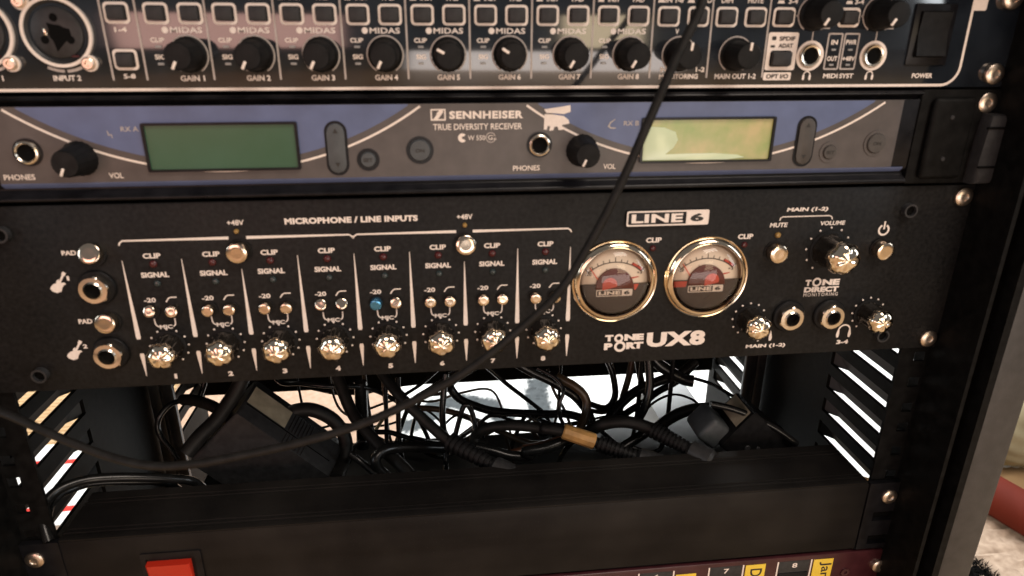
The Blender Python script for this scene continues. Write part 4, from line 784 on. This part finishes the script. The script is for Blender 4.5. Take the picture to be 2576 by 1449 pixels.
FRONT = [(77.5, -40.0, 173.5), (74.1, -42.0, 163.5), (67.2, -44.0, 149.8), (58.8, -46.0, 129.6), (49.2, -48.0, 106.7), (39.1, -50.0, 85.8), (26.1, -50.0, 62.4), (12.2, -50.0, 47.7), (-9.3, -50.0, 29.6), (-30.2, -50.0, 16.8), (-56.6, -50.0, 4.8), (-82.7, -50.0, -2.6), (-108.5, -50.0, -7.4), (-127.8, -50.0, -10.0), (-144.3, -48.0, -10.7), (-161.1, -44.0, -8.0), (-179.9, -40.0, -0.5), (-199.5, -34.0, 7.3), (-220.1, -26.0, 12.2)]
BOOT1 = [(-19.9, 60.0, -80.2), (5.1, 44.0, -88.1)]
BOOT2 = [(73.5, 56.0, -85.8), (95.1, 45.0, -90.0)]
BOOT3 = [(109.4, 60.0, -80.8), (127.2, 44.0, -85.4)]
TAPE = [(51.4, 62.0, -78.8), (70.9, 57.0, -84.9)]
STRIPE_A = [(115.0, 558.0), (107.0, 531.0), (106.0, 501.0), (106.0, 467.0), (108.0, 439.0)]
STRIPE_B = [(3.0, 524.0), (24.0, 514.0), (43.0, 505.0), (48.0, 473.0), (57.0, 463.0)]
STRIPE_C = [(-78.0, 463.0), (-63.0, 464.0), (-51.0, 470.0), (-39.0, 487.0), (-47.0, 497.0), (-34.0, 513.0), (-18.0, 519.0), (-0.0, 512.0)]

# ================================================================== power adapters behind the strip
def brick(name, origin, L, length, prof, y_org, label, body_m, extra):
    """prof: (n, y) outline of the cross-section, n measured across the long axis in the x,z plane"""
    lx, lz = L; nx, nz = (-lz, lx)
    t = thing(name, (origin[0], y_org, origin[1]), label, 'power adapter', 'power adapters behind the power strip')
    def sec(s_, sc_=1.0):
        cn = sum(a for a, b in prof)/len(prof); cy = sum(b for a, b in prof)/len(prof)
        return [(origin[0]+lx*s_+nx*(cn+(n_-cn)*sc_), cy+(y-cy)*sc_, origin[1]+lz*s_+nz*(cn+(n_-cn)*sc_)) for n_, y in prof]
    q = MB(); m = len(prof); rings = [sec(0, 0.93), sec(1.2, 0.985), sec(2.6), sec(length-2.6), sec(length-1.2, 0.985), sec(length, 0.93)]
    fs = [(k*m+i, k*m+(i+1) % m, (k+1)*m+(i+1) % m, (k+1)*m+i) for k in range(5) for i in range(m)]+[tuple(range(m-1, -1, -1)), tuple(5*m+i for i in range(m))]
    q.add(sum(rings, []), fs); q.build('case', body_m, t, (origin[0], y_org, origin[1]), ang=28)
    def at(s_, n_, y): return (origin[0]+lx*s_+nx*n_, y, origin[1]+lz*s_+nz*n_)
    extra(t, at); return t
k_ = 1/math.sqrt(2)
def lx_(t, at):
    q = MB()
    def patch(s0, s1, a, b, off=0.25):
        (n0, y0), (n1, y1) = a, b; dn, dy = n1-n0, y1-y0; l = math.hypot(dn, dy); on, oy = dy/l*off, -dn/l*off
        return [at(s0, n0+on, y0+oy), at(s1, n0+on, y0+oy), at(s1, n1+on, y1+oy), at(s0, n1+on, y1+oy)]
    lab = MB(); lab.add(patch(1.5, 29, (4.3, 68.6), (8.2, 81.5), 0.3), [(0, 1, 2, 3)]); lab.build('paper_label', 'tan_label', t, at(15, 6, 75))
    for k in range(7):
        s_ = 32+2.3*k; r_ = MB()
        for a, b in (((0.6, 60.6), (3.6, 67.4)), ((4.5, 69), (8.2, 81.5))):
            (n0, y0), (n1, y1) = a, b; dn, dy = n1-n0, y1-y0; l = math.hypot(dn, dy); on, oy = dy/l*0.9, -dn/l*0.9
            vs = [at(s_-0.6, n0, y0), at(s_+0.6, n0, y0), at(s_+0.6, n1, y1), at(s_-0.6, n1, y1), at(s_, n0+on, y0+oy), at(s_, n1+on, y1+oy)]
            r_.add(vs, [(0, 4, 5, 3), (4, 1, 2, 5), (0, 1, 4), (3, 5, 2)])
        r_.build('grip_rib', 'button', t, at(s_, 4, 68))
    q = MB(); q.tube([at(2, 3.9, 67.9), at(64, 3.9, 67.9)], 0.35, 6); q.build('seam', 'void', t, at(30, 4, 68))
brick('power_adapter', (-143.0, -52.0), (k_, -k_), 69, [(0, 60), (4, 68), (8.4, 82), (6, 92), (-44, 92), (-45, 60)], 75, 'ribbed black power adapter with a grey top label at the left of the gap', 'plastic', lx_)
lr = Vector((17.3, 20.5)).normalized()
def rx_(t, at):
    lab = MB(); lab.add([at(16, 0.3, 52), at(29, 0.3, 52), at(29, 0.3, 75), at(16, 0.3, 75)], [(0, 1, 2, 3)]); lab.build('paper_label', 'tan_label', t, at(22, 0.3, 60))
    q = MB()
    for a, b, rr_ in ((10, -16, 2.0), (14, -22, 1.5), (7, -24, 1.6)): q.lathe([(rr_, -0.1), (rr_*0.8, -0.5), (0.1, -0.5)], *[at(a, b, 0)[i] for i in (0, 2)], n=14, close=False)
    q.v = [(x, 50+y, z) for x, y, z in q.v]; q.build('screw_caps', 'button', t, at(10, -18, 49.6))
    p = MB(); a = at(-3, 3, 60); p.box(-9, 9, 54, 78, -8, 9, 3.2, 3); th = math.atan2(lr[1], lr[0])
    p.v = [(at(3, 4.5, 0)[0]+x*math.cos(th)-z*math.sin(th), y, at(3, 4.5, 0)[2]+x*math.sin(th)+z*math.cos(th)) for x, y, z in p.v]; p.build('plug_body', 'rubber_grey', t, a)
brick('power_adapter', (150.5, -89.5), (lr[0], lr[1]), 31, [(0, 50), (0, 76), (-48, 76), (-48, 50)], 62, 'black power adapter with a tan label at the right of the gap', 'matte', rx_)

# ================================================================== cables
GRP = 'cables tangled in the open rack space'
def boot(parent, a, b, r0, r1, n_=9):
    A, B = Vector(a), Vector(b); pts = []; rad = []
    for i in range(n_):
        for t, k in ((0.0, 1.0), (0.55, 1.0), (0.6, 0.80), (0.95, 0.80)):
            s_ = (i+t)/n_; pts.append(A+(B-A)*s_); rad.append((r0+(r1-r0)*s_)*k)
    pts.append(B); rad.append(r1); D = (B-A).normalized()
    o = MB().tube(pts, rad, 14).build('ribbed_boot', 'matte', parent, tuple(A))
    MB().tube([B-D*0.5, B+D*1.5, B+D*14, B+D*16], [r1*0.9, r1*1.5, r1*1.7, r1*1.4], 14).build('plug', 'plastic', parent, tuple(B))
for i, (dia, m, label, pts) in enumerate(CABLES):
    sp_ = spline(pts, 8); mid = tuple(pts[len(pts)//2])
    c_ = MB().tube(sp_, dia/2*(0.86 if m != 'rubber' else 1.0), 10).build('cable', m, None, mid, ang=60)
    tag(c_, label, 'cable', GRP)
    if 'diagonally into the middle ribbed boot' in label: boot(c_, *BOOT1, 6.2, 4.2)
    if 'below the tan tape' in label:
        boot(c_, *BOOT2, 5.6, 4.2); A, B = Vector(TAPE[0]), Vector(TAPE[1]); D = B-A
        MB().tube([A, A+D*0.04, A+D*0.5, A+D*0.96, B], [4.2, 4.9, 5.0, 5.1, 4.6], 10).build('tape_wrap', 'tan_tape', c_, tuple((A+B)/2), ang=20)
    if 'right of the tan tape' in label: boot(c_, *BOOT3, 5.8, 4.2)
rnd = random.Random(21)
for k in range(11):
    x, y, z = rnd.uniform(-70, 90), rnd.uniform(95, 145), rnd.uniform(-122, -92); pts = []
    dx, dz = rnd.uniform(12, 26)*rnd.choice((-1, 1)), rnd.uniform(-6, 8)
    for j in range(6):
        pts.append((x, y, max(-134, min(-62, z)))); x += dx*rnd.uniform(0.5, 1.2); z += dz+rnd.uniform(-12, 12); y = max(86, min(150, y+rnd.uniform(-10, 10)))
    a_, b_ = pts[0], pts[-1]; pts = [(a_[0]-dx*0.7, a_[1], -140), (a_[0]-dx*0.4, a_[1], (a_[2]-136)/2)]+pts+[(b_[0]+dx*0.4, b_[1], b_[2]+22), (b_[0]+dx*0.5, b_[1]+4, -18)]
    c_ = MB().tube(spline(pts, 8), rnd.choice((0.9, 1.1, 1.4, 1.7)), 8).build('thin_lead', rnd.choice(('gloss', 'gloss', 'gloss', 'brown')), None, pts[3], ang=60)
    tag(c_, 'fine dark lead lost in the dense middle of the cable tangle', 'cable', 'fine leads deep in the cable tangle')
fc = MB().tube(spline(FRONT, 8), 1.8, 12).build('front_cable', 'rubber', None, FRONT[9], ang=60)
tag(fc, 'thin black cable hanging across the front of all the panels', 'cable')

# ================================================================== floor things behind and beside the rack
q = MB(); nx_, ny_ = 270, 200; X0, X1, Y0_, Y1_ = -82, 840, 300, 1000
def seg_d(px, py, line):
    best = 1e9
    for (ax, ay), (bx, by) in zip(line, line[1:]):
        dx, dy = bx-ax, by-ay; t = max(0, min(1, ((px-ax)*dx+(py-ay)*dy)/(dx*dx+dy*dy))); best = min(best, math.hypot(px-ax-t*dx, py-ay-t*dy))
    return best
STR = [(STRIPE_A, 17), (STRIPE_B, 13), (STRIPE_C, 15)]
vals = []
for j in range(ny_+1):
    for i in range(nx_+1):
        x = X0+(X1-X0)*i/nx_; y = Y0_+(Y1_-Y0_)*j/ny_
        q.v.append((x+random.uniform(-1, 1), y+random.uniform(-1, 1), -324+random.uniform(-1.5, 1.5)+2*math.sin(x*0.05)*math.sin(y*0.04)))
        d = min(seg_d(x, y, l)-w_ for l, w_ in STR)+random.uniform(-3.5, 3.5); vals.append(max(0.0, min(1.0, 0.5-d/6)))
q.f = [(j*(nx_+1)+i, j*(nx_+1)+i+1, (j+1)*(nx_+1)+i+1, (j+1)*(nx_+1)+i) for j in range(ny_) for i in range(nx_)]
rug = q.build('shag_rug', 'rug', None, (264, 600, -326)); tag(rug, 'white shag rug with grey wavy stripes behind the rack', 'rug')
at_ = rug.data.attributes.new('stripe', 'FLOAT', 'POINT'); at_.data.foreach_set('value', vals)

q = MB(); q.box(-400, 40, 275, 900, -331, -327, 1); tag(q.build('pile_carpet', 'pile', None, (-180, 590, -329)), 'pinkish beige carpet lying left of the white rug behind the rack', 'carpet')
q = MB(); rows = 60
for k in range(rows):
    y = 280+9*k; q.tube([(-900, y, -328), (-640, y+2, -327.5), (-400, y, -328)], 4.2, 6)
wm = q.build('woven_mat', 'mat', None, (-650, 545, -328)); tag(wm, 'ribbed tan woven mat on the floor left of the rack', 'mat')
cl = thing('folded_cloth', (-470, 400, -325), 'white cloth with red bands lying left of the rack', 'cloth')
MB().box(-540, -405, 300, 452, -324, -312, 4).build('cloth_body', 'towel_white', cl, (-470, 400, -318))
for y in (318, 404): MB().box(-541, -404, y, y+15, -324.5, -311.6, 4).build('red_band', 'towel_red', cl, (-470, y, -318))
cp = MB(); n_ = 60
for j in range(n_+1):
    for i in range(n_+1): cp.v.append((380+9*i, -60+5.2*j, -328+random.uniform(-2.2, 2.2)))
cp.f = [(j*(n_+1)+i, j*(n_+1)+i+1, (j+1)*(n_+1)+i+1, (j+1)*(n_+1)+i) for j in range(n_) for i in range(n_)]
o = cp.build('beige_carpet', 'shag', None, (650, 100, -328)); tag(o, 'beige shaggy carpet on the floor right of the rack', 'carpet')
# red bolster, beige bag, black fur
A, B = Vector((534, 311, -307)), Vector((599, 105, -307))
pts = [A+(B-A)*t for t in (0, 0.01, 0.04, 0.2, 0.4, 0.6, 0.8, 0.96, 0.99, 1)]
o = MB().tube(pts, [8, 16, 20, 21, 21, 21, 21, 20, 16, 8], 28).build('red_bolster', 'red_cushion', None, tuple((A+B)/2), ang=60); tag(o, 'red vinyl bolster lying on the beige carpet right of the rack', 'cushion')
def lump(cx, cy, cz, rx_, ry_, rz_, amp, name, m):
    bm = bmesh.new(); bmesh.ops.create_icosphere(bm, subdivisions=5, radius=1)
    for v in bm.verts:
        p = v.co.copy(); k = 1+amp*(math.sin(5*p.x+2*p.z)+0.8*math.sin(7*p.y-3*p.z+1)+0.5*math.sin(13*p.x+5*p.y)+0.35*math.sin(21*p.z-9*p.y))
        v.co = (cx+rx_*p.x*k, cy+ry_*p.y*k, cz+rz_*max(p.z, -0.8)*k)
    return MB().bm(bm).build(name, m, None, (cx, cy, cz), ang=70)
o = lump(668, 337, -292, 76, 62, 46, 0.06, 'cloth_bag', 'beige_bag'); tag(o, 'olive beige cloth bag slumped behind the red bolster', 'bag')
o = lump(735, 372, -218, 70, 58, 42, 0.05, 'pillow', 'blue_bag'); tag(o, 'pale blue pillow on top of the beige bag', 'pillow')
q = MB()
for k in range(3200):
    x = random.uniform(430, 492); y = random.uniform(95, 176); h = random.uniform(3, 8); a = random.uniform(0, 6.28); dx, dy = math.cos(a), math.sin(a)
    q.add([(x-dy*0.9, y+dx*0.9, -330), (x+dy*0.9, y-dx*0.9, -330), (x+dx*7, y+dy*7, -330+h)], [(0, 1, 2)])
q.box(428, 486, 93, 170, -331, -327, 1)
o = q.build('fur_tuft', 'black_fur', None, (460, 135, -328)); tag(o, 'patch of black fur on the carpet beside the rack', 'fur')
